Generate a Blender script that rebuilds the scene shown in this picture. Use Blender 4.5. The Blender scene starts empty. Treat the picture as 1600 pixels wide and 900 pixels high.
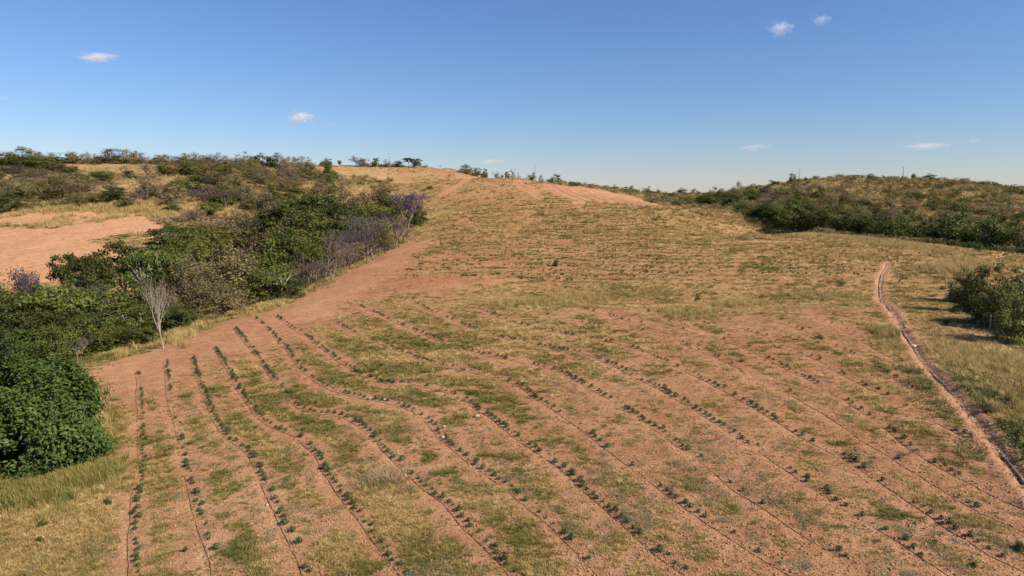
import bpy, math, random
import numpy as np
R = math.radians
random.seed(7); RNG = np.random.default_rng(7)
scene = bpy.context.scene
COL = scene.collection

# ------------------------------------------------------------------ camera, sky, sun, exposure
CAM_Z = 15.0
PITCH = R(8.0)
FPX = 1066.7                                   # focal length in pixels of the 1600 px wide photograph
cam_data = bpy.data.cameras.new('camera')
cam_data.sensor_width = 36.0; cam_data.lens = 24.0
cam_data.clip_start = 0.1; cam_data.clip_end = 20000
cam = bpy.data.objects.new('camera', cam_data); COL.objects.link(cam)
cam.location = (0, 0, CAM_Z); cam.rotation_euler = (R(90) - PITCH, 0, 0)
scene.camera = cam

SUN_EL, SUN_AZ = R(38), R(114)                 # azimuth clockwise from the viewing direction (+Y)
world = bpy.data.worlds.new('World'); scene.world = world; world.use_nodes = True
wn = world.node_tree.nodes; wl = world.node_tree.links
bg = wn['Background']; sky = wn.new('ShaderNodeTexSky'); sky.sky_type = 'NISHITA'
sky.sun_disc = False; sky.sun_elevation = SUN_EL; sky.sun_rotation = SUN_AZ
sky.altitude = 800; sky.air_density = 1.3; sky.dust_density = 0.0; sky.ozone_density = 10.0
tintn = wn.new('ShaderNodeMix'); tintn.data_type = 'RGBA'; tintn.blend_type = 'MULTIPLY'; tintn.inputs[0].default_value = 1.0
tintn.inputs[7].default_value = (1.05, 0.97, 1.05, 1)       # one even white-balance gain over the whole sky
wl.new(sky.outputs[0], tintn.inputs[6]); wl.new(tintn.outputs[2], bg.inputs[0]); bg.inputs[1].default_value = 0.0755
sd = bpy.data.lights.new('sun', 'SUN'); sd.energy = 5.0; sd.angle = R(0.53); sd.color = (1.0, 0.885, 0.71)
sun = bpy.data.objects.new('sun', sd); COL.objects.link(sun)
sun.rotation_euler = (R(90) - SUN_EL, 0, math.pi - SUN_AZ)
vs = scene.view_settings
vs.view_transform = 'Standard'; vs.look = 'None'; vs.exposure = 0.62; vs.gamma = 1.0; vs.use_curve_mapping = False
scene.cycles.volume_bounces = 6; scene.cycles.transparent_max_bounces = 8

# ------------------------------------------------------------------ small numeric helpers
CP, SP = math.cos(PITCH), math.sin(PITCH)
def ray(px, py):
    a = (np.asarray(px, float) - 800) / FPX; b = (450 - np.asarray(py, float)) / FPX
    return a, CP + b * SP, -SP + b * CP
def at_depth(px, py, Y):
    a, f, u = ray(px, py); t = Y / f
    return float(a * t), float(Y), float(CAM_Z + u * t)
def sstep(a, b, x):
    t = np.clip((np.asarray(x, float) - a) / (b - a), 0, 1); return t * t * (3 - 2 * t)
def _hash(ix, iy, seed):
    h = (ix.astype(np.int64) * 374761393 + iy.astype(np.int64) * 668265263 + seed * 974711) & 0xffffffff
    h = ((h ^ (h >> 13)) * 1274126177) & 0xffffffff
    h = h ^ (h >> 16)
    return (h & 0xffff) / 65535.0
def vnoise(x, y, seed=0):
    x0 = np.floor(x); y0 = np.floor(y); fx = x - x0; fy = y - y0
    fx = fx * fx * (3 - 2 * fx); fy = fy * fy * (3 - 2 * fy)
    a = _hash(x0, y0, seed); b = _hash(x0 + 1, y0, seed); c = _hash(x0, y0 + 1, seed); d = _hash(x0 + 1, y0 + 1, seed)
    return (a + (b - a) * fx) * (1 - fy) + (c + (d - c) * fx) * fy
def fbm(x, y, wl_, oct_=3, seed=0):
    s = 0; n = 0; amp = 1.0
    for o in range(oct_):
        s = s + amp * vnoise(x / wl_ + o * 17.3, y / wl_ - o * 9.1, seed + o); n += amp; amp *= 0.5; wl_ /= 2.03
    return s / n

# ------------------------------------------------------------------ the lie of the land
# points read from the photograph: column, row and the judged forward distance in metres
PIX = [(0,900,27),(400,900,26),(800,900,25),(1200,900,24),(1600,900,23),
 (100,750,36),(500,750,35),(800,750,34),(1200,750,32.5),(1600,750,31),
 (150,600,54),(400,600,53),(800,600,51),(1200,600,48),(1600,600,46),
 (450,500,78),(800,500,74),(1000,495,74),(1300,500,70),(1600,500,71),
 (880,483,79),(1000,484,78),(1120,484,77),(1240,483,76),(1340,482,76),(880,471,91),(1000,470,93),(1120,470,92),(1240,469,91),(1340,468,90),(800,468,88),(1000,457,97),(1200,455,97),
 (430,478,88),(560,420,118),(800,420,112),(1100,420,108),(1380,415,110),(1600,420,112),
 (650,372,165),(800,370,155),(1000,370,150),(1200,370,156),(1600,398,131),
 (680,340,200),(800,340,190),(1000,340,190),(1150,338,200),(1300,366,172),
 (690,305,250),(850,310,235),(1000,314,240),(1080,325,240),
 (745,280,285),(850,287,280),(800,279,290),(940,294,280),(1010,308,270),
 (0,440,122),(120,440,124),(230,420,132),(0,400,140),(250,385,152),(0,340,185),(130,333,188),(250,345,180),
 (0,300,228),(150,300,225),(300,305,225),(420,300,235),(0,262,300),(150,262,300),(300,262,300),(420,266,320),
 (0,254,335),(120,252,335),(250,252,335),(400,258,345),(500,259,360),(600,259,375),(700,264,390),(650,290,330),(700,285,330),(560,280,330),(740,272,380),
 (1100,318,260),(1200,310,235),(1300,320,225),(1400,330,215),(1500,335,205),(1600,340,200),
 (118,563,62),(140,592,56.5),(200,562,63.5),(255,546,67.5),(330,507,79),(490,455,101),(610,394,140),(1500,390,139),(1400,379,150),
 (1130,303,310),(1200,291,300),(1270,281,300),(1350,279,300),(1450,283,300),(1530,290,300),(1600,297,300)]
WXYZ = [(-57,74,-6.0),(-62,88,-6.5),(-50,100,-5.0),(-45,125,-3.5),(-42,150,-1.5),(-37,200,3.5),(-33,240,8),(-75,70,-7),(-64,58,-5),(-52,46,-3),(-100,60,-9),
 (90,165,0.5),(68,185,2.0),(115,150,-1),(60,60,0.5),(75,80,-1),(65,40,0.8),
 (0,10,0.5),(-30,10,-0.8),(40,10,1.5),(0,-40,1),(-60,-20,-4),(60,-30,3),(0,-120,4),
 (0,340,16),(40,340,11),(-30,420,20),(60,420,2),(110,420,0),(160,400,8),(220,400,2),(0,430,4),(-120,450,20),(-200,430,22),(-280,350,18),
 (-190,200,5),(-200,260,18),(220,300,10),(200,180,3),(150,100,-3),(-160,100,-6),
 (500,500,-6),(0,620,-4),(-450,500,0),(650,0,-4),(-600,0,-4),(0,-600,-4),(-450,-450,-4),(450,-450,-4)]
CT = np.array([at_depth(*p) for p in PIX] + WXYZ, float)
MQ = 9.0
def _phi(dx, dy): return np.sqrt(dx * dx + dy * dy + MQ * MQ)
_n = len(CT)
_A = np.zeros((_n + 1, _n + 1))
_A[:_n, :_n] = _phi(CT[:, 0][:, None] - CT[:, 0], CT[:, 1][:, None] - CT[:, 1])
_A[:_n, :_n] -= np.eye(_n) * 0.35
_A[:_n, _n] = 1; _A[_n, :_n] = 1
_W = np.linalg.solve(_A, np.append(CT[:, 2], 0))
def base_h(x, y):
    x = np.atleast_1d(np.asarray(x, float)); y = np.atleast_1d(np.asarray(y, float))
    out = np.empty(x.shape)
    for i in range(0, x.size, 20000):
        s = slice(i, i + 20000)
        out[s] = _phi(x[s][:, None] - CT[:, 0], y[s][:, None] - CT[:, 1]) @ _W[:-1] + _W[-1]
    r = np.hypot(x, y); k = sstep(480, 900, r)
    return out * (1 - k) + (-6 + 5 * (fbm(x, y, 900, 2, 5) - 0.5)) * k
def hit(px, py, far=700.0):
    """where the line of sight through a pixel of the photograph meets the ground (world x, y)"""
    px = np.atleast_1d(np.asarray(px, float)); py = np.atleast_1d(np.asarray(py, float))
    a, f, u = ray(px, py)
    lo = np.full(px.shape, 8.0); hi = np.full(px.shape, far); done = np.zeros(px.shape, bool)
    prev = lo.copy(); ys = np.geomspace(8, far, 260)
    for Y in ys[1:]:
        t = Y / f; b = (CAM_Z + u * t < base_h(a * t, np.full(px.shape, Y))) & ~done
        lo[b] = prev[b]; hi[b] = Y; done |= b; prev[:] = Y
    for _ in range(24):
        m = 0.5 * (lo + hi); t = m / f; b = CAM_Z + u * t < base_h(a * t, m)
        hi[b] = m[b]; lo[~b] = m[~b]
    t = hi / f
    return np.stack([a * t, hi], 1)
def hits(pts): return hit([p[0] for p in pts], [p[1] for p in pts])

def resample(P, step):
    P = np.asarray(P, float); s = np.r_[0, np.cumsum(np.hypot(*np.diff(P, axis=0).T))]
    n = max(2, int(s[-1] / step) + 1); q = np.linspace(0, s[-1], n)
    return np.stack([np.interp(q, s, P[:, k]) for k in range(P.shape[1])], 1)
def smooth(P, it=2):
    P = np.asarray(P, float).copy()
    for _ in range(it): P[1:-1] = 0.25 * P[:-2] + 0.5 * P[1:-1] + 0.25 * P[2:]
    return P
def seg_dist(x, y, P):
    """distance of many points to a polyline"""
    d = np.full(x.shape, 1e9)
    for a, b in zip(P[:-1], P[1:]):
        ab = b - a; L = ab @ ab + 1e-9
        t = np.clip(((x - a[0]) * ab[0] + (y - a[1]) * ab[1]) / L, 0, 1)
        np.minimum(d, np.hypot(x - a[0] - t * ab[0], y - a[1] - t * ab[1]), out=d)
    return d
def inside(x, y, P):
    r = np.zeros(x.shape, bool); n = len(P)
    for i in range(n):
        (x0, y0), (x1, y1) = P[i], P[(i + 1) % n]
        if y0 == y1: continue
        c = ((y0 > y) != (y1 > y)) & (x < (x1 - x0) * (y - y0) / (y1 - y0) + x0); r ^= c
    return r
def poly_soft(x, y, P, w):
    """1 inside, 0 outside, with a soft edge of width w"""
    P = np.asarray(P); d = seg_dist(x, y, np.vstack([P, P[:1]]))
    return sstep(-w, w, np.where(inside(x, y, P), d, -d))

# planting rows, as the hoses run in the photograph (near end last)
ROWS_PX = [
 [(212,582),(213,610),(214,640),(215,680),(214,700),(215,750),(204,775),(202,825),(198,842),(201,870),(201,900),(200,930)],
 [(255,565),(257,590),(262,632),(270,660),(280,700),(287,735),(291,750),(297,782),(304,807),(310,835),(319,860),(332,900),(342,930)],
 [(297,560),(305,590),(316,616),(325,640),(336,665),(352,684),(372,698),(385,707),(397,730),(410,765),(420,787),(437,825),(450,850),(462,875),(472,900),(486,930)],
 [(332,542),(345,566),(360,590),(378,622),(396,645),(412,662),(432,672),(462,682),(475,697),(494,717),(505,742),(525,770),(550,802),(570,832),(590,860),(610,882),(619,897),(640,930)],
 [(366,515),(390,545),(410,573),(432,602),(448,622),(462,637),(487,645),(532,650),(560,665),(585,686),(594,705),(615,722),(635,742),(650,757),(675,775),(700,795),(725,825),(750,847),(775,875),(794,897),(822,930)],
 [(395,497),(420,518),(447,548),(465,573),(485,592),(510,607),(535,616),(560,622),(600,630),(625,636),(652,647),(667,662),(687,685),(707,702),(732,722),(750,735),(775,752),(800,772),(825,795),(850,815),(875,840),(900,865),(932,897),(962,930)],
 [(430,495),(455,513),(485,532),(515,556),(545,577),(570,590),(595,599),(625,600),(650,602),(682,610),(720,622),(737,637),(762,652),(787,670),(805,685),(835,705),(862,722),(887,742),(920,775),(950,802),(980,830),(1012,860),(1040,880),(1065,897),(1110,930)],
 [(520,503),(560,523),(610,545),(650,560),(700,573),(737,582),(770,590),(800,599),(817,607),(830,622),(862,640),(882,655),(920,680),(940,697),(960,712),(985,730),(1012,750),(1050,780),(1075,800),(1112,825),(1150,847),(1175,865),(1197,879),(1232,900),(1285,930)],
 [(560,478),(620,505),(690,535),(750,553),(815,567),(845,575),(872,582),(895,594),(920,607),(940,619),(960,632),(985,647),(1007,664),(1025,672),(1050,690),(1070,707),(1090,717),(1112,735),(1150,770),(1175,785),(1202,804),(1242,830),(1270,847),(1292,860),(1315,877),(1355,897),(1420,930)],
 [(640,470),(700,500),(770,525),(840,542),(900,552),(920,557),(945,567),(972,580),(995,592),(1020,605),(1050,620),(1075,636),(1100,651),(1125,667),(1142,677),(1157,690),(1185,707),(1212,725),(1232,737),(1250,752),(1270,765),(1310,790),(1357,820),(1400,845),(1442,875),(1472,892),(1540,930)],
 [(740,480),(800,504),(860,519),(920,529),(965,538),(990,545),(1022,559),(1055,573),(1085,589),(1110,600),(1137,615),(1165,632),(1195,648),(1235,674),(1267,693),(1302,709),(1342,731),(1384,762),(1425,790),(1449,803),(1477,827),(1512,847),(1550,872),(1600,892),(1660,920)],
 [(800,478),(860,496),(930,507),(1000,517),(1050,529),(1082,545),(1127,563),(1165,582),(1197,598),(1225,613),(1257,630),(1275,642),(1307,660),(1340,682),(1372,703),(1407,724),(1450,752),(1475,767),(1512,790),(1550,810),(1597,830),(1660,860)],
 [(840,475),(900,483),(950,493),(981,502),(1047,512),(1090,519),(1130,529),(1165,545),(1200,562),(1232,580),(1272,599),(1310,621),(1355,648),(1380,666),(1407,691),(1432,710),(1460,726),(1495,746),(1540,770),(1600,798)],
 [(862,474),(900,472),(940,474),(975,479),(1000,486),(1037,495),(1075,499),(1120,505),(1160,512),(1200,527),(1240,545),(1280,565),(1325,592),(1375,615),(1417,637),(1450,654),(1475,667),(1500,680),(1550,702),(1600,728)],
 [(1180,496),(1220,506),(1260,520),(1300,538),(1340,560),(1380,584),(1420,606),(1460,630)],
 [(1270,497),(1310,512),(1345,533),(1380,553),(1410,572)],
]
ROWS = [smooth(resample(hits(p), 0.5), 3) for p in ROWS_PX]
EDGE_L = hits([(-120,900),(-60,800),(60,790),(118,720),(132,640),(130,588),(200,560),(255,547),(330,508),(420,484),(480,457),(560,417),(640,374),(668,350),(664,318)])
BARE_TRACK = hits([(150,600),(215,572),(300,545),(380,515),(455,480),(530,447),(600,405),(650,380)])
BARE_FIELD = hits([(-200,450),(-60,450),(60,448),(170,425),(235,398),(262,372),(250,347),(205,336),(130,330),(60,336),(0,343),(-150,352),(-260,380)])
TRENCH = smooth(resample(hits([(1386,410),(1384,418),(1377,428),(1374,445),(1376,468),(1391,484),(1405,505),(1420,530),(1432,548),(1445,570),(1470,595),(1495,620),(1520,650),(1545,680),(1565,705),(1585,730),(1605,757),(1640,800)]), 0.4), 4)
PLOUGH = hits([(846,288),(880,290),(930,296),(985,306),(1035,321),(1000,322),(940,315),(905,312),(870,304)])
TRACKS = [hits(t) for t in ([(805,282),(806,288),(815,294),(826,300),(836,306),(845,312)], [(812,281),(815,287),(826,293),(838,300),(850,309)],
          [(897,314),(905,323),(910,331)], [(906,313),(915,322),(924,330)])]
ROAD = hits([(745,277),(728,283),(716,290),(704,297),(692,304)])
TALL = [hits(t) for t in ([(800,476),(850,474),(900,470),(950,464),(1000,459),(1050,457)], [(1050,492),(1100,492)], [(1130,480),(1180,474)], [(1230,462),(1290,464),(1350,466)])]

# raster of the distance to the nearest hose row, so that many points can look it up
GX0, GX1, GY0, GY1, GS = -50.0, 80.0, 15.0, 118.0, 0.22
_gx, _gy = np.meshgrid(np.arange(GX0, GX1, GS), np.arange(GY0, GY1, GS), indexing='ij')
ROWD = np.full(_gx.shape, 9.0)
for P in ROWS:
    for i in range(0, len(P) - 1, 8):
        Q = P[i:i + 9]
        i0 = int(max(0, (Q[:, 0].min() - 3 - GX0) / GS)); i1 = int(min(_gx.shape[0], (Q[:, 0].max() + 3 - GX0) / GS + 1))
        j0 = int(max(0, (Q[:, 1].min() - 3 - GY0) / GS)); j1 = int(min(_gx.shape[1], (Q[:, 1].max() + 3 - GY0) / GS + 1))
        if i1 <= i0 or j1 <= j0: continue
        sub = ROWD[i0:i1, j0:j1]; np.minimum(sub, seg_dist(_gx[i0:i1, j0:j1], _gy[i0:i1, j0:j1], Q), out=sub)
def row_dist(x, y):
    fx = (x - GX0) / GS; fy = (y - GY0) / GS
    ok = (fx >= 0) & (fy >= 0) & (fx < ROWD.shape[0] - 1) & (fy < ROWD.shape[1] - 1)
    ix = np.clip(fx.astype(int), 0, ROWD.shape[0] - 2); iy = np.clip(fy.astype(int), 0, ROWD.shape[1] - 2)
    ax = np.clip(fx - ix, 0, 1); ay = np.clip(fy - iy, 0, 1)
    v = (ROWD[ix, iy] * (1 - ax) + ROWD[ix + 1, iy] * ax) * (1 - ay) + (ROWD[ix, iy + 1] * (1 - ax) + ROWD[ix + 1, iy + 1] * ax) * ay
    return np.where(ok, v, 9.0)
def trench_dist(x, y):
    d = np.full(x.shape, 99.0)
    k = (x > TRENCH[:, 0].min() - 4) & (x < TRENCH[:, 0].max() + 4) & (y > TRENCH[:, 1].min() - 4) & (y < TRENCH[:, 1].max() + 4)
    d[k] = seg_dist(x[k], y[k], TRENCH[::3]); return d
def ground_h(x, y):
    x = np.atleast_1d(np.asarray(x, float)); y = np.atleast_1d(np.asarray(y, float))
    z = base_h(x, y); r = np.hypot(x, y); k = np.clip(r / 60, 0.6, 3)
    z = z + 0.22 * (fbm(x, y, 7.0, 2, 11) - 0.5) * k + 0.10 * (fbm(x, y, 1.6, 2, 12) - 0.5)
    near = sstep(130, 90, r)
    z = z + near * 0.07 * (fbm(x, y, 0.45, 2, 13) - 0.5)
    d = row_dist(x, y)
    z = z + near * (-0.03 * np.exp(-(d / 0.2) ** 2) + 0.02 * np.exp(-((d - 0.6) / 0.35) ** 2)) * (0.5 + vnoise(x / 2.5, y / 2.5, 4))
    pl = (x > -10) & (x < 90) & (y > 215) & (y < 300)
    if pl.any(): z[pl] += 0.28 * poly_soft(x[pl], y[pl], PLOUGH, 3.0) * np.sin(2 * math.pi * (x[pl] + 0.22 * y[pl]) / 3.4)
    bf = (x > -260) & (x < -40) & (y > 100) & (y < 215)
    if bf.any(): z[bf] += 0.10 * poly_soft(x[bf], y[bf], BARE_FIELD, 3.0) * np.sin(2 * math.pi * (0.8 * x[bf] - 0.6 * y[bf] + 3 * vnoise(x[bf] / 20, y[bf] / 20, 46)) / 2.6)
    t = trench_dist(x, y)
    z = z - 0.16 * np.exp(-(t / 0.34) ** 4) + 0.10 * np.exp(-((t - 0.75) / 0.28) ** 2) * (0.5 + vnoise(x / 0.8, y / 0.8, 9))
    return z
def gz(x, y): return float(ground_h(x, y)[0])

# how much the field is grown over and how green that growth is, judged at places of the photograph
COVER = [(250,650,.45,.5),(100,800,.75,.45),(60,850,.7,.5),(300,555,.08,.3),(200,590,.12,.3),(420,500,.12,.3),(550,450,.12,.3),(640,395,.2,.3),(700,480,.42,.45),(800,520,.5,.45),(600,560,.55,.5),(500,620,.55,.5),
 (400,600,.5,.5),(600,740,.55,.55),(800,650,.4,.55),(1000,690,.14,.5),(1200,720,.16,.4),(1100,600,.2,.4),(1000,535,.3,.4),(1250,520,.25,.45),(1200,440,.66,.4),(1000,420,.55,.4),(900,340,.62,.42),(760,305,.5,.42),(700,325,.35,.3),
 (720,400,.16,.35),(850,405,.32,.4),(1300,385,.88,.28),(1100,370,.72,.38),(1420,600,.7,.4),(1550,580,.92,.2),(1330,620,.35,.5),(1500,800,.5,.3),(1400,850,.3,.45),(850,860,.5,.55),(1100,850,.36,.5),(700,850,.42,.5),(450,850,.42,.55),
 (300,820,.42,.5),(1250,820,.36,.55),(930,458,.85,.3),(800,470,.7,.4),(1150,480,.6,.35),(1450,440,.8,.25),(620,640,.5,.5),(900,560,.4,.4),(1300,700,.28,.4),(1150,560,.25,.4),(650,440,.25,.4),(1470,490,.6,.3),(672,330,.85,.12),(690,318,.75,.15)]
_cw = hits(COVER); _cv = np.array([c[2:] for c in COVER])
_ca = np.arctan2(_cw[:, 0], _cw[:, 1]); _cl = np.log(np.hypot(_cw[:, 0], _cw[:, 1]))
def cover_fields(x, y):
    a = np.arctan2(x, y); l = np.log(np.hypot(x, y) + 1e-3)
    num = 0; den = 0; numg = 0
    for k in range(len(_cv)):
        w = 1.0 / ((a - _ca[k]) ** 2 + (0.55 * (l - _cl[k])) ** 2 + 0.0008) ** 1.6
        num = num + w * _cv[k, 0]; numg = numg + w * _cv[k, 1]; den = den + w
    return num / den, numg / den
RED = [(700,400,1),(640,440,.9),(760,430,.8),(850,440,.6),(800,490,.5),(1300,520,.9),(1240,560,.7),(1350,580,.6),(880,600,.6),(600,480,.8),(520,500,.6),(1000,560,.5),(1400,800,.5),(1300,720,.7),(1200,900,.55),(800,850,.4),(400,850,.25),(250,700,.3),(1100,680,.4),(600,650,.35),(300,560,.8),(200,585,.7),(420,500,.9),(100,850,.1),(900,330,.5),(720,320,.8),(1000,400,.6),(1250,430,.4),(1500,600,.3),(1000,800,.5),(950,680,.6)]
_rw_ = hits(RED); _ra = np.arctan2(_rw_[:, 0], _rw_[:, 1]); _rl_ = np.log(np.hypot(_rw_[:, 0], _rw_[:, 1]))
def redness(x, y):
    a = np.arctan2(x, y); l = np.log(np.hypot(x, y) + 1e-3); n = 0; d = 0
    for k in range(len(RED)):
        w = 1.0 / ((a - _ra[k]) ** 2 + (0.55 * (l - _rl_[k])) ** 2 + 0.002) ** 1.5; n = n + w * RED[k][2]; d = d + w
    return np.clip(n / d + 0.9 * (fbm(x, y, 6.0, 3, 91) - 0.5), 0, 1)
_ys = np.linspace(55, 292, 400); _hs = np.maximum.accumulate(base_h(np.zeros(400), _ys)) + 1e-5 * np.arange(400)
def row_phase(x, y, hb):
    """planting rows of the upper slope: along the contours, four metres apart"""
    return (np.interp(hb, _hs, _ys) + 2.5 * (vnoise(x / 17, y / 17, 8) - 0.5)) / 4.0
def surface(x, y):
    """cover of grass 0..1, its greenness 0..1, pale dusty bareness 0..1, and field membership"""
    T, G = cover_fields(x, y)
    r = np.hypot(x, y)
    # left of the field edge: valley and far savanna slope
    e = np.interp(y, EDGE_L[:, 1][np.argsort(EDGE_L[:, 1])], EDGE_L[:, 0][np.argsort(EDGE_L[:, 1])])
    left = sstep(0.5, -1.5, x - e + 1.2 * (vnoise(x / 2, y / 2, 31) - 0.5)) * sstep(262, 250, y) * (y > 30)
    farl = sstep(-0.0, -10, x + 0.155 * y - 0.0 - 0) * (y > 240)
    wild = np.maximum(left, farl)
    right = sstep(-6, 4, y - (np.interp(x, [20, 65, 75, 81, 90, 110], [262, 205, 178, 152, 134, 118])) ) * (x > 18)
    wild = np.maximum(wild, right)
    T = T * (1 - wild) + 0.82 * wild; G = G * (1 - wild) + (0.22 + 0.5 * left * sstep(190, 165, y)) * wild + 0.08 * sstep(0, -14, x) * (1 - wild)
    bt = sstep(8.5, 2.5, seg_dist(x, y, BARE_TRACK) + 4.0 * (vnoise(x / 3, y / 3, 41) - 0.5)) * (1 - left)
    bf = poly_soft(x + 3 * (vnoise(x / 5, y / 5, 43) - 0.5), y + 4 * (vnoise(x / 4, y / 4, 44) - 0.5), BARE_FIELD, 2.5) * (1 - 0.75 * sstep(0.52, 0.66, fbm(x, y, 9.0, 3, 45)) * sstep(135, 165, y))
    pl = poly_soft(x, y, PLOUGH, 3.0)
    rd = sstep(2.0, 0.8, seg_dist(x, y, ROAD))
    for t in TRACKS: rd = np.maximum(rd, 0.6 * sstep(1.3, 0.5, seg_dist(x, y, t)))
    G = G + 0.10 + 0.06 * sstep(70, 110, r) * (1 - wild) + 0.16 * right
    bare = np.clip(np.maximum(np.maximum(bt, bf), np.maximum(pl, rd)), 0, 1)
    # contour planting shows as broken stripes on the upper field
    up = sstep(96, 108, r) * (1 - wild) * sstep(270, 200, r)
    hb = base_h(x, y)
    T = T + up * (0.48 * np.sin(2 * math.pi * row_phase(x, y, hb)) + 0.02)
    terr = sstep(0, 8, y - 300) * sstep(-20, -32, x) * sstep(-110, -90, x)
    T = T + terr * (0.55 * np.sin(2 * math.pi * hb / 1.3) - 0.15)
    d = row_dist(x, y)
    T = T - 0.38 * np.exp(-(d / 0.75) ** 2) + np.where(d < 4, (0.06 + 0.12 * sstep(0, -14, x)) * sstep(0.8, 1.5, d), 0) * (1 - bt)
    tr = trench_dist(x, y); T = T - 1.0 * sstep(1.15, 0.6, tr)
    T = T - 0.85 * bare
    n = 0.36 * fbm(x, y, 3.0, 3, 51) + 0.42 * fbm(x, y, 0.8, 2, 52) + 0.22 * fbm(x, y, 14.0, 2, 53)
    n = 0.5 + (n - 0.5) * 2.2
    c = np.maximum(sstep(-0.34, 0.30, n - (1.0 - T)), 0.10 * (1 - bare))
    g = np.clip(G - 0.12 + 1.2 * (fbm(x, y, 4.0, 3, 61) - 0.5), 0, 1)
    side = row_dist(x + 0.85, y + 0.45); bare = np.maximum(bare, 0.9 * np.exp(-(side / 0.75) ** 2) * sstep(0.30, 0.55, fbm(x, y, 9.0, 2, 66)) * sstep(-12, 6, x))
    bare = np.maximum(bare, 0.55 * np.exp(-(d / 0.75) ** 2) * sstep(0.22, 0.6, fbm(x, y, 5.0, 2, 65)))
    return c, g, np.clip(np.maximum(bare, 0.8 * sstep(0.95, 0.5, tr)), 0, 1), wild

# ------------------------------------------------------------------ objects, meshes, materials
def prop(o, label=None, cat=None, group=None, kind=None):
    if label: o['label'] = label
    if cat: o['category'] = cat
    if group: o['group'] = group
    if kind: o['kind'] = kind
    return o
def make_mesh(name, V, faces, mats=(), attr=None, smooth_=False, mat_idx=None):
    """faces: list of arrays (n,3) or (n,4); attr: {name: per-vertex float or (n,4) colour}"""
    me = bpy.data.meshes.new(name); V = np.ascontiguousarray(V, np.float32)
    if not isinstance(faces, list): faces = [faces]
    faces = [np.asarray(f, np.int32) for f in faces if len(f)]
    me.vertices.add(len(V)); me.vertices.foreach_set('co', V.ravel())
    tot = np.concatenate([np.full(len(f), f.shape[1], np.int32) for f in faces])
    loops = np.concatenate([f.ravel() for f in faces])
    me.loops.add(len(loops)); me.loops.foreach_set('vertex_index', loops)
    me.polygons.add(len(tot)); me.polygons.foreach_set('loop_start', np.r_[0, np.cumsum(tot)[:-1]].astype(np.int32))
    me.polygons.foreach_set('loop_total', tot)
    if mat_idx is not None: me.polygons.foreach_set('material_index', np.asarray(mat_idx, np.int32))
    if smooth_: me.polygons.foreach_set('use_smooth', np.ones(len(tot), bool))
    for m in mats: me.materials.append(m)
    for k, a in (attr or {}).items():
        a = np.ascontiguousarray(a, np.float32)
        if a.ndim == 2 and a.shape[1] == 4:
            me.attributes.new(k, 'FLOAT_COLOR', 'POINT').data.foreach_set('color', a.ravel())
        elif a.ndim == 2:
            me.attributes.new(k, 'FLOAT_VECTOR', 'POINT').data.foreach_set('vector', a.ravel())
        else:
            me.attributes.new(k, 'FLOAT', 'POINT').data.foreach_set('value', a)
    me.update(calc_edges=True); me.validate()
    return me
def link(name, data, parent=None, loc=(0, 0, 0), rz=0, scale=None):
    o = bpy.data.objects.new(name, data); COL.objects.link(o); o.location = loc; o.rotation_euler = (0, 0, rz)
    if scale is not None: o.scale = scale
    if parent is not None: o.parent = parent
    return o

class NT:
    def __init__(s, name):
        s.m = bpy.data.materials.new(name); s.m.use_nodes = True; s.t = s.m.node_tree
        s.t.nodes.clear(); s.out = s.n('ShaderNodeOutputMaterial')
    def n(s, typ, **kw):
        nd = s.t.nodes.new(typ)
        for k, v in kw.items(): setattr(nd, k, v)
        return nd
    def l(s, a, b): s.t.links.new(a, b)
    def inp(s, sock, v):
        if hasattr(v, 'is_output') or isinstance(v, bpy.types.NodeSocket): s.l(v, sock)
        else: sock.default_value = v
    def math(s, op, a, b=0.0, clamp=False):
        nd = s.n('ShaderNodeMath', operation=op, use_clamp=clamp); s.inp(nd.inputs[0], a); s.inp(nd.inputs[1], b); return nd.outputs[0]
    def noise(s, vec, scale, detail=3, rough=0.55, dist=0.0):
        nd = s.n('ShaderNodeTexNoise'); s.l(vec, nd.inputs['Vector']); nd.inputs['Scale'].default_value = scale
        nd.inputs['Detail'].default_value = detail; nd.inputs['Roughness'].default_value = rough; nd.inputs['Distortion'].default_value = dist
        return nd.outputs['Fac']
    def ramp(s, fac, stops):
        nd = s.n('ShaderNodeValToRGB'); cr = nd.color_ramp
        while len(cr.elements) > 1: cr.elements.remove(cr.elements[-1])
        for i, (p, c) in enumerate(stops):
            e = cr.elements[0] if i == 0 else cr.elements.new(p)
            e.position = p; e.color = (c, c, c, 1) if isinstance(c, (int, float)) else (*c, 1)
        s.l(fac, nd.inputs[0]); return nd.outputs[0]
    def mix(s, fac, a, b, blend='MIX'):
        nd = s.n('ShaderNodeMix', data_type='RGBA', blend_type=blend)
        s.inp(nd.inputs[0], fac)
        for i, v in ((6, a), (7, b)):
            if isinstance(v, tuple): nd.inputs[i].default_value = (*v, 1)
            else: s.l(v, nd.inputs[i])
        return nd.outputs[2]
    def principled(s, col, rough=0.9, spec=0.2, normal=None):
        p = s.n('ShaderNodeBsdfPrincipled'); 
        if isinstance(col, tuple): p.inputs['Base Color'].default_value = (*col, 1)
        else: s.l(col, p.inputs['Base Color'])
        p.inputs['Roughness'].default_value = rough; p.inputs['Specular IOR Level'].default_value = spec
        if normal is not None: s.l(normal, p.inputs['Normal'])
        return p.outputs[0]
    def bump(s, h, strength, dist):
        b = s.n('ShaderNodeBump'); s.l(h, b.inputs['Height']); b.inputs['Strength'].default_value = strength; b.inputs['Distance'].default_value = dist
        return b.outputs[0]
    def surf(s, x): s.l(x, s.out.inputs['Surface']); return s.m

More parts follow.
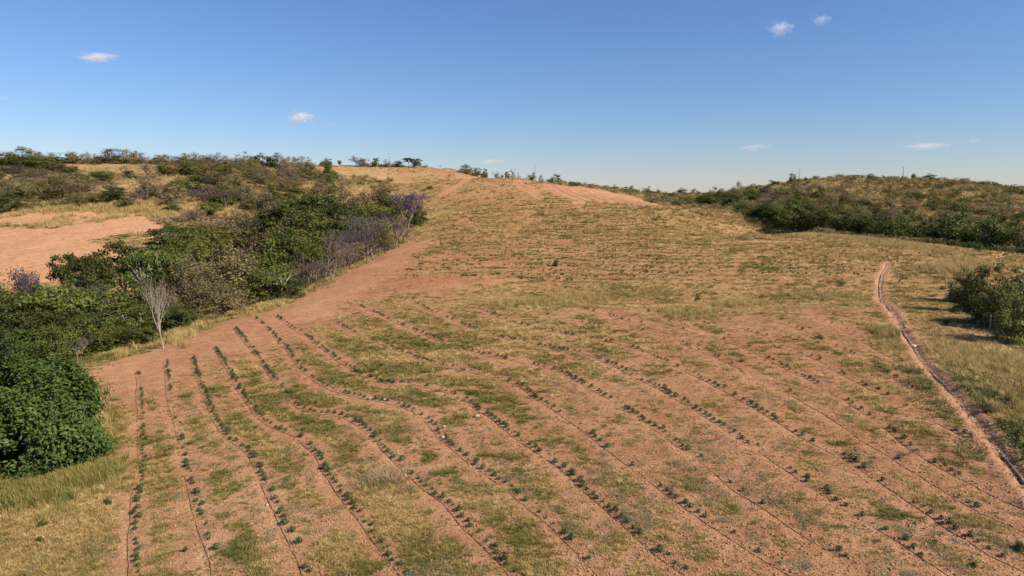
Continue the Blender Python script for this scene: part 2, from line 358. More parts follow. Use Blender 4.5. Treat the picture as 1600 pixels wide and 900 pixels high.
def mat_ground():
    t = NT('field_soil'); geo = t.n('ShaderNodeNewGeometry').outputs['Position']
    at = t.n('ShaderNodeAttribute', attribute_name='mask'); sep = t.n('ShaderNodeSeparateColor'); t.l(at.outputs['Color'], sep.inputs[0])
    cover, green, bare = sep.outputs[0], sep.outputs[1], sep.outputs[2]
    n1 = t.noise(geo, 0.11, 3); n2 = t.noise(geo, 0.9, 4, 0.6); n3 = t.noise(geo, 7.0, 4, 0.65); n4 = t.noise(geo, 28.0, 3, 0.6)
    k = t.math('ADD', t.math('MULTIPLY', n1, 0.45), t.math('MULTIPLY', n2, 0.55))
    soil = t.ramp(k, [(0.30, (0.316, 0.158, 0.079)), (0.44, (0.416, 0.223, 0.117)), (0.56, (0.500, 0.290, 0.159)), (0.75, (0.590, 0.384, 0.228))])
    soil_red = t.ramp(k, [(0.30, (0.225, 0.088, 0.040)), (0.5, (0.351, 0.155, 0.076)), (0.75, (0.468, 0.236, 0.124))])
    soil = t.mix(t.math('MULTIPLY', at.outputs['Alpha'], 1.0), soil, soil_red)
    pale = t.ramp(n2, [(0.30, (0.440, 0.226, 0.118)), (0.60, (0.539, 0.303, 0.166)), (0.8, (0.616, 0.384, 0.227))])
    soil = t.mix(bare, soil, pale)
    soil = t.mix(t.math('MULTIPLY', t.math('MULTIPLY', at.outputs['Alpha'], bare), 0.55), soil, soil_red)
    grit = t.ramp(n3, [(0.30, 0.55), (0.5, 1.0), (0.72, 1.25)]); soil = t.mix(0.85, soil, grit, 'MULTIPLY')
    g4 = t.ramp(n4, [(0.28, 0.58), (0.5, 1.0), (0.75, 1.3)]); soil = t.mix(0.6, soil, g4, 'MULTIPLY')
    litter_k = t.math('ADD', t.math('MULTIPLY', n3, 0.55), t.math('MULTIPLY', n4, 0.45))
    litter = t.ramp(litter_k, [(0.30, (0.21, 0.122, 0.056)), (0.48, (0.35, 0.230, 0.108)), (0.64, (0.47, 0.33, 0.160))])
    lg = t.ramp(litter_k, [(0.30, (0.180, 0.116, 0.044)), (0.5, (0.305, 0.208, 0.082)), (0.68, (0.42, 0.290, 0.122))])
    litter = t.mix(green, litter, lg)
    c = t.math('ADD', cover, t.math('MULTIPLY', t.math('SUBTRACT', litter_k, 0.5), 1.6))
    c = t.ramp(c, [(0.15, 0.0), (0.90, 0.8)])
    col = t.mix(c, soil, litter)
    h = t.math('ADD', t.math('MULTIPLY', n3, 1.0), t.math('MULTIPLY', n4, 0.5))
    return t.surf(t.principled(col, 0.95, 0.12, t.bump(h, 0.9, 0.10)))
def mat_leaf(name, dark, light, trans=0.38, rough=0.6, spec=0.25, var=0.25, attr='tint', atype='GEOMETRY'):
    t = NT(name); a = t.n('ShaderNodeAttribute', attribute_name=attr, attribute_type=atype).outputs['Fac']
    col = t.ramp(a, [(0.0, dark), (1.0, light)])
    rnd = t.n('ShaderNodeObjectInfo').outputs['Random']
    f = t.math('ADD', t.math('MULTIPLY', rnd, 2 * var), 1 - var)
    hsv = t.n('ShaderNodeHueSaturation'); t.l(col, hsv.inputs['Color']); t.l(f, hsv.inputs['Value'])
    t.l(t.math('ADD', t.math('MULTIPLY', rnd, 0.05), 0.475), hsv.inputs['Hue'])
    p = t.principled(hsv.outputs[0], rough, spec)
    tr = t.n('ShaderNodeBsdfTranslucent'); t.l(hsv.outputs[0], tr.inputs[0])
    mx = t.n('ShaderNodeMixShader'); mx.inputs[0].default_value = trans; t.l(p, mx.inputs[1]); t.l(tr.outputs[0], mx.inputs[2])
    return t.surf(mx.outputs[0])
def mat_ramp_inst(name, stops, trans=0.25):
    t = NT(name); a = t.n('ShaderNodeAttribute', attribute_name='tint', attribute_type='INSTANCER').outputs['Fac']
    b = t.n('ShaderNodeAttribute', attribute_name='blade').outputs['Fac']
    k = t.math('ADD', a, t.math('MULTIPLY', t.math('SUBTRACT', b, 0.5), 0.28))
    col = t.ramp(k, stops)
    p = t.principled(col, 0.75, 0.15)
    tr = t.n('ShaderNodeBsdfTranslucent'); t.l(col, tr.inputs[0])
    mx = t.n('ShaderNodeMixShader'); mx.inputs[0].default_value = trans; t.l(p, mx.inputs[1]); t.l(tr.outputs[0], mx.inputs[2])
    return t.surf(mx.outputs[0])
def mat_noise(name, stops, scale, rough=0.85, spec=0.2, bump=0.4, dist=0.03, stretch=None):
    t = NT(name); co = t.n('ShaderNodeTexCoord').outputs['Object']
    if stretch:
        mp = t.n('ShaderNodeMapping'); mp.inputs['Scale'].default_value = stretch; t.l(co, mp.inputs[0]); co = mp.outputs[0]
    n = t.noise(co, scale, 4, 0.6); rnd = t.n('ShaderNodeObjectInfo').outputs['Random']
    k = t.math('ADD', n, t.math('MULTIPLY', t.math('SUBTRACT', rnd, 0.5), 0.15))
    return t.surf(t.principled(t.ramp(k, stops), rough, spec, t.bump(n, bump, dist)))

M = {
 'ground': mat_ground(),
 'dark': mat_leaf('leaf_dark_green', (0.034, 0.048, 0.010), (0.121, 0.138, 0.029)),
 'green': mat_leaf('leaf_green', (0.052, 0.069, 0.013), (0.172, 0.190, 0.038)),
 'lime': mat_leaf('leaf_yellow_green', (0.075, 0.088, 0.017), (0.225, 0.235, 0.050)),
 'olive': mat_leaf('leaf_olive', (0.101, 0.087, 0.035), (0.266, 0.217, 0.089)),
 'brown': mat_leaf('leaf_dry_brown', (0.161, 0.115, 0.065), (0.378, 0.281, 0.161)),
 'mango': mat_leaf('leaf_deep_green', (0.031, 0.060, 0.012), (0.110, 0.179, 0.036), 0.28, 0.55, 0.22, 0.02),
 'glossy': mat_leaf('leaf_glossy', (0.057, 0.071, 0.015), (0.247, 0.247, 0.051), 0.3, 0.45, 0.4),
 'purple': mat_leaf('blossom_purple', (0.058, 0.047, 0.062), (0.120, 0.098, 0.138), 0.3),
 'purple_bright': mat_leaf('blossom_bright_purple', (0.078, 0.060, 0.092), (0.170, 0.132, 0.215), 0.3),
 'mauve': mat_leaf('blossom_faded', (0.085, 0.062, 0.085), (0.165, 0.120, 0.175), 0.3),
 'seedling': mat_leaf('leaf_seedling', (0.022, 0.045, 0.012), (0.072, 0.120, 0.026), 0.25, 0.5, 0.35, 0.3),
 'bark': mat_noise('bark', [(0.3, (0.10, 0.075, 0.055)), (0.7, (0.22, 0.175, 0.135))], 4, stretch=(1, 1, 0.25)),
 'pale_bark': mat_noise('pale_bark', [(0.3, (0.26, 0.215, 0.17)), (0.7, (0.44, 0.385, 0.315))], 4, stretch=(1, 1, 0.25)),
 'twig': mat_noise('twig', [(0.3, (0.130, 0.098, 0.080)), (0.7, (0.215, 0.168, 0.140))], 3),
 'twig_dark': mat_noise('twig_dark', [(0.3, (0.085, 0.062, 0.060)), (0.7, (0.145, 0.108, 0.104))], 3),
 'dead': mat_noise('dead_wood', [(0.3, (0.26, 0.225, 0.18)), (0.7, (0.40, 0.355, 0.29))], 3, stretch=(1, 1, 0.3)),
 'hose': mat_noise('hose_rubber', [(0.3, (0.030, 0.020, 0.016)), (0.7, (0.100, 0.060, 0.042))], 2, 0.55, 0.4, 0.1),
 'pipe': mat_noise('pipe_plastic', [(0.35, (0.030, 0.030, 0.036)), (0.52, (0.070, 0.062, 0.062)), (0.62, (0.30, 0.20, 0.135))], 0.9, 0.65, 0.5, 0.1),
 'rock': mat_noise('pale_rock', [(0.3, (0.27, 0.20, 0.15)), (0.55, (0.39, 0.31, 0.24)), (0.75, (0.50, 0.43, 0.35))], 3.5, bump=0.7),
 'spoil': mat_noise('trench_spoil', [(0.3, (0.36, 0.245, 0.165)), (0.7, (0.56, 0.425, 0.320))], 6),
 'clod': mat_noise('soil_clod', [(0.3, (0.23, 0.105, 0.060)), (0.7, (0.42, 0.235, 0.140))], 6),
 'white': mat_noise('white_sack', [(0.3, (0.58, 0.56, 0.53)), (0.7, (0.80, 0.79, 0.77))], 5, 0.6),
 'post': mat_noise('post_wood', [(0.3, (0.24, 0.20, 0.16)), (0.7, (0.42, 0.37, 0.31))], 8, stretch=(1, 1, 0.2)),
 'pole': mat_noise('pole_concrete', [(0.3, (0.16, 0.15, 0.14)), (0.7, (0.27, 0.255, 0.24))], 2),
 'wall': mat_noise('plaster_cream', [(0.3, (0.52, 0.47, 0.34)), (0.7, (0.66, 0.61, 0.47))], 1.2, bump=0.1),
 'wall_blue': mat_noise('plaster_pale_blue', [(0.3, (0.44, 0.50, 0.58)), (0.7, (0.56, 0.61, 0.68))], 1.2, bump=0.1),
 'roof': mat_noise('roof_sheet', [(0.3, (0.26, 0.235, 0.21)), (0.7, (0.38, 0.35, 0.31))], 3),
 'glass': mat_noise('window_glass', [(0.3, (0.03, 0.035, 0.04)), (0.7, (0.06, 0.07, 0.08))], 1, 0.1, 0.5, 0.0),
 'straw_bush': mat_leaf('dry_straw_leaf', (0.36, 0.29, 0.15), (0.60, 0.52, 0.30), 0.3),
 'grass': mat_ramp_inst('grass_blades', [(0.0, (0.62, 0.45, 0.21)), (0.28, (0.49, 0.340, 0.140)), (0.52, (0.340, 0.248, 0.084)), (0.75, (0.205, 0.185, 0.052)), (1.0, (0.095, 0.125, 0.028))]),
 'tall': mat_ramp_inst('tall_grass_blades', [(0.0, (0.53, 0.400, 0.190)), (0.4, (0.45, 0.335, 0.130)), (0.7, (0.29, 0.255, 0.080)), (1.0, (0.13, 0.16, 0.038))]),
 'weed': mat_ramp_inst('weed_leaves', [(0.0, (0.27, 0.255, 0.150)), (0.45, (0.190, 0.195, 0.085)), (0.75, (0.115, 0.140, 0.042)), (1.0, (0.060, 0.092, 0.020))]),
 'scrub': mat_ramp_inst('scrub_leaves', [(0.0, (0.317, 0.238, 0.146)), (0.35, (0.201, 0.165, 0.073)), (0.7, (0.120, 0.117, 0.037)), (1.0, (0.061, 0.081, 0.020))]),
}
def weighted(stops_mat): return M[stops_mat]

# ------------------------------------------------------------------ ground sheet
az = np.r_[np.linspace(-180, -52, 40)[:-1], np.linspace(-52, -41, 30)[:-1], np.linspace(-41, 41, 420)[:-1], np.linspace(41, 52, 30)[:-1], np.linspace(52, 180, 40)[:-1]]
az = np.radians(az)
rr = np.r_[np.geomspace(1.5, 14, 16)[:-1], np.geomspace(14, 330, 680)[:-1], np.geomspace(330, 9000, 70)]
RR, AA = np.meshgrid(rr, az, indexing='ij'); gx = (RR * np.sin(AA)).ravel(); gy = (RR * np.cos(AA)).ravel()
c_, g_, b_, w_ = surface(gx, gy)
zz = ground_h(gx, gy)
nr, na = len(rr), len(az)
ii, jj = np.meshgrid(np.arange(nr - 1), np.arange(na), indexing='ij'); ii = ii.ravel(); jj = jj.ravel(); j2 = (jj + 1) % na
quads = np.stack([ii * na + jj, ii * na + j2, (ii + 1) * na + j2, (ii + 1) * na + jj], 1)[:, ::-1]
centre = len(gx); fan = np.stack([np.full(na, centre), np.arange(na), (np.arange(na) + 1) % na], 1)[:, ::-1]
V = np.vstack([np.stack([gx, gy, zz], 1), [[0, 0, gz(0, 0.01)]]])
mask = np.vstack([np.stack([c_, g_, b_, redness(gx, gy) * (1 - 0.7 * w_)], 1), [[0.3, 0.4, 0, 0.2]]])
ground = link('ground', make_mesh('ground', V, [quads, fan], [M['ground']], {'mask': mask}, True))
prop(ground, 'sloping field of reddish soil with stripes of dry grass', 'ground', kind='structure')

# ------------------------------------------------------------------ shape helpers
def unit(v): v = np.asarray(v, float); return v / (np.linalg.norm(v, axis=-1, keepdims=True) + 1e-9)
class Geo:
    def __init__(s): s.V = []; s.Q = []; s.T = []; s.a = []; s.n = 0; s.qm = []; s.tm = []
    def add(s, V, Q=None, T=None, a=0.5, m=0):
        V = np.asarray(V, float); s.V.append(V)
        if Q is not None and len(Q): s.Q.append(np.asarray(Q) + s.n); s.qm += [m] * len(Q)
        if T is not None and len(T): s.T.append(np.asarray(T) + s.n); s.tm += [m] * len(T)
        s.a.append(np.full(len(V), a) if np.isscalar(a) else np.asarray(a)); s.n += len(V)
    def mesh(s, name, mats, attr='tint', smooth_=False):
        F = ([np.vstack(s.Q)] if s.Q else []) + ([np.vstack(s.T)] if s.T else [])
        return make_mesh(name, np.vstack(s.V), F, mats, {attr: np.concatenate(s.a)}, smooth_, s.qm + s.tm)
def tube(G, P, rad, n=5, m=0, cap=True, a=0.5):
    P = np.asarray(P, float); k = len(P); rad = np.broadcast_to(np.asarray(rad, float), (k,))
    T = unit(np.gradient(P, axis=0)); up = np.where(np.abs(T[:, 2:3]) < 0.9, [[0, 0, 1.0]], [[1.0, 0, 0]])
    if k > 1: up = np.broadcast_to(up[k // 2], up.shape)
    U = unit(np.cross(T, up)); W = np.cross(T, U)
    th = np.arange(n) * 2 * math.pi / n
    V = (P[:, None] + rad[:, None, None] * (np.cos(th)[None, :, None] * U[:, None] + np.sin(th)[None, :, None] * W[:, None])).reshape(-1, 3)
    i, j = np.meshgrid(np.arange(k - 1), np.arange(n), indexing='ij'); i = i.ravel(); j = j.ravel(); jn = (j + 1) % n
    Q = np.stack([i * n + j, i * n + jn, (i + 1) * n + jn, (i + 1) * n + j], 1)
    T3 = None
    if cap:
        V = np.vstack([V, P[:1], P[-1:]]); c0, c1 = k * n, k * n + 1
        T3 = np.vstack([[[c0, (q + 1) % n, q] for q in range(n)], [[c1, (k - 1) * n + q, (k - 1) * n + (q + 1) % n] for q in range(n)]])
    G.add(V, Q, T3, a, m)
def leaves(G, C, N, L, W, rng, a, m=0):
    """diamond leaves with a fold, centres C, facing N"""
    N = unit(N); r = rng.normal(size=C.shape); U = unit(np.cross(N, r)); S = np.cross(N, U)
    L = np.asarray(L)[:, None] * 0.5; W = np.asarray(W)[:, None] * 0.5
    V = np.stack([C - U * L, C + S * W + N * W * 0.35, C + U * L, C - S * W + N * W * 0.35], 1).reshape(-1, 3)
    k = np.arange(len(C)) * 4
    T = np.concatenate([np.stack([k, k + 1, k + 2], 1), np.stack([k, k + 2, k + 3], 1)])
    G.add(V, None, T, np.repeat(a, 4), m)
def bezier(p0, p1, p2, n=5):
    t = np.linspace(0, 1, n)[:, None]; return (1 - t) ** 2 * p0 + 2 * t * (1 - t) * p1 + t * t * p2

# ------------------------------------------------------------------ trees: shared trunks and crowns, 8 m tall and 8 m wide before scaling
def leafy(seed, shape='round', nclump=34, cr=1.15, flat=0.6, nleaf=110, ls=0.34, trunk_h=0.3, limb_r=0.05, base_z=1.6, trunk_r=0.16, lean=0.4):
    rng = np.random.default_rng(seed); H = 8.0; Rc = 4.0
    C = []
    while len(C) < nclump:
        if shape == 'umbrella':
            r = Rc * math.sqrt(rng.random()) * 0.86; th = rng.random() * 6.283
            lay = rng.choice([0, 1, 2], p=[0.5, 0.3, 0.2])
            z = H * (0.93 - 0.13 * lay) - 1.5 * (r / Rc) ** 2 + rng.normal() * 0.22
            c = np.array([r * math.cos(th), r * math.sin(th), z])
        else:
            d = unit(rng.normal(size=3)); q = rng.random() ** 0.42
            zc = 0.5 * (H + base_z); hz = 0.5 * (H - base_z) - 0.35
            wob = 0.82 + 0.3 * vnoise(np.array([math.atan2(d[1], d[0]) * 1.6 + seed]), np.array([d[2] * 2.2 + 9.0]), seed)[0]
            c = np.array([d[0] * (Rc - cr * 0.6) * q * wob, d[1] * (Rc - cr * 0.6) * q * wob, zc + d[2] * hz * q * wob])
            if shape == 'dome': c[2] = base_z + 0.3 + abs(d[2]) * (H - base_z - 1.0) * q * wob
        if all(np.linalg.norm((c - o) * [1, 1, 1.3]) > cr * 0.62 for o in C[-40:]) or rng.random() < 0.15: C.append(c)
    C = np.array(C)
    crown = Geo(); trunk = Geo()
    mid = C.mean(0)
    for c in C:
        k = int(nleaf * rng.uniform(0.55, 1.35)); rad = cr * rng.uniform(0.65, 1.25)
        d = unit(rng.normal(size=(k, 3))) * (rng.random(k) ** 0.55)[:, None] * rad * [1, 1, flat]
        d += rng.normal(size=(k, 3)) * 0.10
        P = c + d
        N = unit(d / [1, 1, flat]) * 0.5 + unit(c - mid) * 0.35 + [0, 0, 0.65] + rng.normal(size=(k, 3)) * 0.55
        tint = np.clip(0.5 * rng.random() + 0.42 * rng.random(k) + 0.05, 0, 1)
        L = ls * rng.uniform(0.6, 1.35, k)
        leaves(crown, P, N, L, L * rng.uniform(0.45, 0.75, k), rng, tint)
    top = np.array([rng.normal() * lean, rng.normal() * lean, H * trunk_h])
    P = bezier(np.array([0, 0, -0.5]), np.array([top[0] * 0.2, top[1] * 0.2, top[2] * 0.6]), top, 5)
    tube(trunk, P, np.linspace(trunk_r * 1.35, trunk_r * 0.8, 5), 6)
    ng = 5; ang = np.arctan2(C[:, 1], C[:, 0]); order = np.argsort(ang); groups = np.array_split(order, ng)
    for g in groups:
        cen = C[g].mean(0); fork = top + (cen - top) * 0.5 + [0, 0, -0.3]
        tube(trunk, bezier(top - [0, 0, 0.15], top + (fork - top) * 0.4 + [0, 0, 0.5], fork, 4), np.linspace(trunk_r * 0.62, limb_r * 1.3, 4), 5)
        for k in g:
            tube(trunk, bezier(fork, fork + (C[k] - fork) * 0.5 + [0, 0, 0.25], C[k], 4), np.linspace(limb_r, limb_r * 0.35, 4), 4, cap=False)
    return trunk, crown
def bare(seed, spread=0.62, up=0.12, n=(5, 3, 3, 3, 3), h0=0.26, trunk_r=0.15, fan=False, tips=None, curl=0.28, shrink=0.72):
    rng = np.random.default_rng(seed); trunk = Geo(); twig = Geo(); ends = []
    def grow(p, d, L, r, lev):
        k = 4; P = [p]; q = p.copy(); dd = d.copy()
        for _ in range(k - 1):
            dd = unit(dd + rng.normal(size=3) * curl * 0.45 + np.array([0, 0, up])); q = q + dd * L / (k - 1); P.append(q)
        G = trunk if lev < 3 else twig
        tube(G, P, np.linspace(r, r * 0.62, k), 6 if lev == 0 else (4 if lev < 3 else 3), cap=False)
        if lev >= len(n): ends.append(q); return
        for c in range(n[lev]):
            s = spread * (rng.uniform(0.55, 1.25)); ax = unit(np.cross(dd, rng.normal(size=3)))
            nd = unit(dd * math.cos(s) + ax * math.sin(s))
            st = P[-1] if (c == 0 or lev == 0) else P[-1] + (P[-2] - P[-1]) * rng.random()
            grow(st, nd, L * shrink * rng.uniform(0.75, 1.2), r * 0.56, lev + 1)
    grow(np.array([0, 0, -0.4]), np.array([0.0, 0, 1]), 8 * h0 + 0.4, trunk_r, 0)
    E = np.array(ends)
    zmax = E[:, 2].max(); wid = np.percentile(np.hypot(E[:, 0], E[:, 1]), 93)
    for G in (trunk, twig): G.V = [v * [4.0 / wid, 4.0 / wid, 8.0 / zmax] for v in G.V]
    E = E * [4.0 / wid, 4.0 / wid, 8.0 / zmax]
    bl = None
    if tips:
        frac, ls, nl, zmin = tips; bl = Geo(); sel = E[(rng.random(len(E)) < frac) & (E[:, 2] > zmin * 8)]
        for c in sel:
            P = c + rng.normal(size=(nl, 3)) * 0.26
            L = ls * rng.uniform(0.6, 1.3, nl)
            leaves(bl, P, rng.normal(size=(nl, 3)) + [0, 0, 0.6], L, L * 0.7, rng, np.clip(0.5 * rng.random() + 0.5 * rng.random(nl), 0, 1))
    return trunk, twig, bl
KINDS = {}
def reg(kind, parts_list): KINDS[kind] = parts_list          # list of variants, each [(part name, mesh)]
def reg_leafy(kind, leafmat, barkmat, seeds, **kw):
    L = []
    for s in seeds:
        t, c = leafy(s, **kw)
        L.append([('trunk', t.mesh(kind + '_trunk', [M[barkmat]], smooth_=True)), ('crown', c.mesh(kind + '_crown', [M[leafmat]]))])
    reg(kind, L)
def reg_bare(kind, twigmat, barkmat, seeds, blossom=None, **kw):
    L = []
    for s in seeds:
        t, w, b = bare(s, **kw)
        ps = [('trunk', t.mesh(kind + '_trunk', [M[barkmat]], smooth_=True)), ('crown', w.mesh(kind + '_crown', [M[twigmat]]))]
        if b is not None: ps.append(('blossom', b.mesh(kind + '_blossom', [M[blossom]])))
        L.append(ps)
    reg(kind, L)
reg_leafy('umbrella', 'dark', 'bark', (11, 12, 13, 14), shape='umbrella', nclump=40, cr=1.0, flat=0.34, nleaf=95, ls=0.34, trunk_h=0.42, limb_r=0.06)
reg_leafy('umbrella_green', 'green', 'pale_bark', (15, 16), shape='umbrella', nclump=42, cr=1.05, flat=0.42, nleaf=95, ls=0.34, trunk_h=0.4, limb_r=0.07)
reg_leafy('round', 'green', 'bark', (21, 22, 23, 24), nclump=46, cr=1.15, flat=0.62, nleaf=85, ls=0.36, base_z=0.9)
reg_leafy('dark_round', 'dark', 'bark', (25, 26, 27, 28), nclump=48, cr=1.15, flat=0.6, nleaf=85, ls=0.36, base_z=0.6)
reg_leafy('lime', 'lime', 'bark', (31, 32, 33), shape='umbrella', nclump=40, cr=1.1, flat=0.5, nleaf=85, ls=0.34, trunk_h=0.36)
reg_leafy('olive', 'olive', 'bark', (41, 42, 43, 44), nclump=60, cr=0.95, flat=0.75, nleaf=62, ls=0.27, base_z=0.8)
reg_leafy('brown', 'brown', 'twig', (51, 52, 53), nclump=46, cr=0.95, flat=0.6, nleaf=44, ls=0.25, base_z=1.4, limb_r=0.06)
reg_leafy('sparse', 'lime', 'pale_bark', (61, 62), shape='umbrella', nclump=26, cr=0.85, flat=0.45, nleaf=60, ls=0.30, trunk_h=0.42, limb_r=0.075)
reg_leafy('bush', 'green', 'bark', (71, 72, 73), shape='dome', nclump=34, cr=1.25, flat=0.75, nleaf=75, ls=0.46, base_z=0.3, trunk_h=0.2)
reg_leafy('olive_bush', 'olive', 'bark', (74, 75, 76), shape='dome', nclump=34, cr=1.25, flat=0.75, nleaf=62, ls=0.42, base_z=0.3, trunk_h=0.2)
reg_leafy('lime_bush', 'lime', 'bark', (34, 35), shape='dome', nclump=38, cr=1.2, flat=0.75, nleaf=70, ls=0.40, base_z=0.3, trunk_h=0.2)
reg_bare('bare', 'twig', 'twig', (81, 82, 83), n=(5, 3, 3, 3, 4), trunk_r=0.10, h0=0.2)
reg_bare('bare_brown', 'twig_dark', 'twig', (85, 86, 87), n=(6, 3, 3, 3, 4), trunk_r=0.09, h0=0.12)
reg_leafy('brown_bush', 'brown', 'twig', (54, 55, 56), shape='dome', nclump=40, cr=1.15, flat=0.8, nleaf=60, ls=0.34, base_z=0.2, trunk_h=0.2)
reg_leafy('dark_bush', 'dark', 'bark', (57, 58, 59), shape='dome', nclump=40, cr=1.2, flat=0.75, nleaf=70, ls=0.42, base_z=0.2, trunk_h=0.2)
reg_bare('purple', 'twig_dark', 'pale_bark', (91, 92), 'purple', tips=(0.8, 0.24, 12, 0.42), n=(5, 3, 3, 3, 2), trunk_r=0.10)
reg_bare('purple_bright', 'twig_dark', 'pale_bark', (95,), 'purple_bright', tips=(0.8, 0.24, 12, 0.42), n=(5, 3, 3, 3, 2), trunk_r=0.10)
reg_bare('faded', 'twig', 'twig', (93, 94), 'mauve', tips=(0.3, 0.20, 7, 0.55), n=(5, 3, 3, 3, 3), trunk_r=0.11)
reg_bare('dead', 'dead', 'dead', (97,), spread=0.25, up=0.20, n=(5, 3, 3, 2, 2), h0=0.27, trunk_r=0.17, curl=0.5, shrink=0.84)

ORD = ['first','second','third','fourth','fifth','sixth','seventh','eighth','ninth','tenth','eleventh','twelfth','thirteenth','fourteenth','fifteenth','sixteenth','seventeenth','eighteenth','nineteenth']
TENS = ['','','twenty','thirty','forty','fifty','sixty','seventy','eighty','ninety']
def ordinal(n):
    if n < 20: return ORD[n - 1]
    if n >= 100: return 'one hundred and ' + ordinal(n - 100) if n > 100 else 'hundredth'
    t, u = divmod(n, 10)
    return (TENS[t][:-1] + 'ieth') if u == 0 else TENS[t] + '-' + ORD[u - 1]
KD = {'umbrella': ('flat_crowned_tree', 'flat-crowned dark green tree'), 'umbrella_green': ('flat_crowned_tree', 'broad green tree with pale limbs'),
 'round': ('leafy_tree', 'round mid-green tree'), 'dark_round': ('leafy_tree', 'dense dark green tree'), 'lime': ('leafy_tree', 'yellow-green tree'),
 'olive': ('leafy_tree', 'olive-brown leafy tree'), 'brown': ('leafy_tree', 'thin-leaved brownish tree'), 'sparse': ('leafy_tree', 'sparse yellowish tree with pale limbs'),
 'bush': ('shrub', 'low green shrub'), 'lime_bush': ('shrub', 'spreading yellow-green tree'), 'brown_bush': ('shrub', 'spreading brownish tree'), 'dark_bush': ('shrub', 'spreading dark green tree'), 'olive_bush': ('shrub', 'low olive shrub'), 'bare': ('bare_tree', 'leafless grey-brown tree'),
 'bare_brown': ('bare_tree', 'leafless dark twiggy tree'), 'purple': ('flowering_tree', 'purple-flowering tree'), 'purple_bright': ('flowering_tree', 'bright purple-flowering tree'), 'faded': ('flowering_tree', 'nearly bare tree with mauve tips'),
 'dead': ('dead_tree', 'dead pale tree')}
ZP = {'valley': 'in the wooded valley', 'slope': 'on the left hillside', 'sky_left': 'on the left skyline', 'crest': 'on the skyline behind the field',
      'wood': 'at the foot of the right hill', 'wood2': 'partway up the right hill', 'sky_right': 'on top of the right hill', 'near_right': 'beside the pipe trench on the right', 'gully': 'beside the far track'}
TREES = []           # px of the crown, row of its top, forward distance, width in px, kind, zone, own label or None
def T(px, py, Y, w, kind, zone, label=None): TREES.append((px, py, Y, w, kind, zone, label))
# the wooded valley, near to far
T(-18,462,64,120,'dark_round','valley'); T(48,470,63,120,'dark_round','valley'); T(105,488,66,100,'round','valley'); T(150,505,68,70,'bush','valley'); T(82,500,58,80,'round','valley')
T(30,450,78,110,'umbrella','valley'); T(92,445,76,120,'lime','valley'); T(150,452,78,120,'umbrella_green','valley'); T(205,470,76,100,'umbrella_green','valley'); T(245,465,80,90,'olive','valley'); T(195,505,71,70,'round','valley'); T(232,510,72,60,'bush','valley'); T(280,480,79,80,'dark_round','valley')
T(15,500,60,90,'dark_round','valley'); T(132,478,72,90,'dark_round','valley'); T(175,492,72,80,'round','valley'); T(100,468,74,90,'dark_round','valley'); T(60,440,84,90,'round','valley'); T(10,440,86,80,'dark_round','valley'); T(265,470,82,70,'dark_round','valley')
T(118,518,63,60,'bare','valley','small grey leafless tree beside the large deep green tree')
T(18,417,96,80,'purple','valley','dusky purple-flowering tree at the left frame edge below bare clearing'); T(46,428,92,56,'purple','valley','small purple-flowering tree right of the larger one below bare clearing')
T(104,390,102,66,'umbrella','valley','flat dark green tree jutting leftmost against the bare clearing')
T(148,402,99,95,'umbrella','valley'); T(186,378,106,110,'umbrella','valley'); T(236,384,102,110,'umbrella_green','valley','broad green tree with forked white limbs in the wooded valley')
T(120,432,90,110,'bare_brown','valley'); T(178,428,92,100,'brown','valley'); T(215,425,90,90,'dark_round','valley'); T(65,462,82,90,'dark_round','valley'); T(140,425,96,90,'umbrella','valley'); T(265,415,96,90,'umbrella','valley')
T(335,372,96,180,'olive','valley','largest olive-brown tree in the wooded valley, behind the dead pale tree'); T(300,405,90,110,'olive','valley'); T(385,395,100,110,'olive','valley'); T(345,430,86,110,'olive','valley')
T(280,350,128,120,'umbrella','valley','flat-crowned dark tree reaching over the right end of bare clearing'); T(318,352,124,90,'lime','valley'); T(360,344,134,100,'round','valley'); T(402,348,134,110,'olive','valley'); T(300,372,112,90,'lime','valley')
T(436,414,95,62,'sparse','valley','small pale-trunked tree with sparse crown at the field edge, mid wood'); T(405,420,95,80,'round','valley'); T(455,440,96,70,'dark_round','valley'); T(420,385,106,100,'round','valley')
T(437,345,128,100,'round','valley'); T(470,350,124,90,'round','valley'); T(455,318,156,110,'umbrella','valley'); T(430,300,172,90,'olive','valley'); T(478,298,178,100,'umbrella','valley'); T(395,318,160,100,'olive','valley')
T(448,392,108,70,'dark_round','valley'); T(500,322,150,110,'round','valley'); T(530,340,138,90,'umbrella','valley'); T(365,322,158,90,'brown','valley'); T(545,318,164,80,'dark_round','valley'); T(570,338,144,80,'lime','valley'); T(585,318,172,70,'lime','valley'); T(615,308,185,70,'lime','valley'); T(480,372,118,70,'round','valley')
T(505,354,112,100,'bare','valley','wide leafless grey tree at the field edge, mid wood'); T(488,402,103,80,'bare_brown','valley','low twiggy thicket at the field edge under the leafless tree'); T(532,380,113,60,'bare','valley'); T(548,352,124,80,'faded','valley')
T(582,330,128,100,'faded','valley','tall nearly bare tree with faded purple top at the field edge'); T(614,322,150,80,'bare_brown','valley','dark leafless tree just below the bright purple tree'); T(637,300,172,56,'purple_bright','valley','bright purple tree at the upper end of the wooded valley'); T(650,318,185,44,'dark_round','valley','dark green tree tucked behind the bright purple tree')
T(596,266,205,98,'olive','valley','big round olive tree standing behind the bright purple tree'); T(520,277,198,84,'olive','valley'); T(556,300,188,70,'olive','valley'); T(490,288,204,60,'olive','valley'); T(535,312,178,70,'umbrella','valley'); T(600,300,180,60,'dark_round','valley')
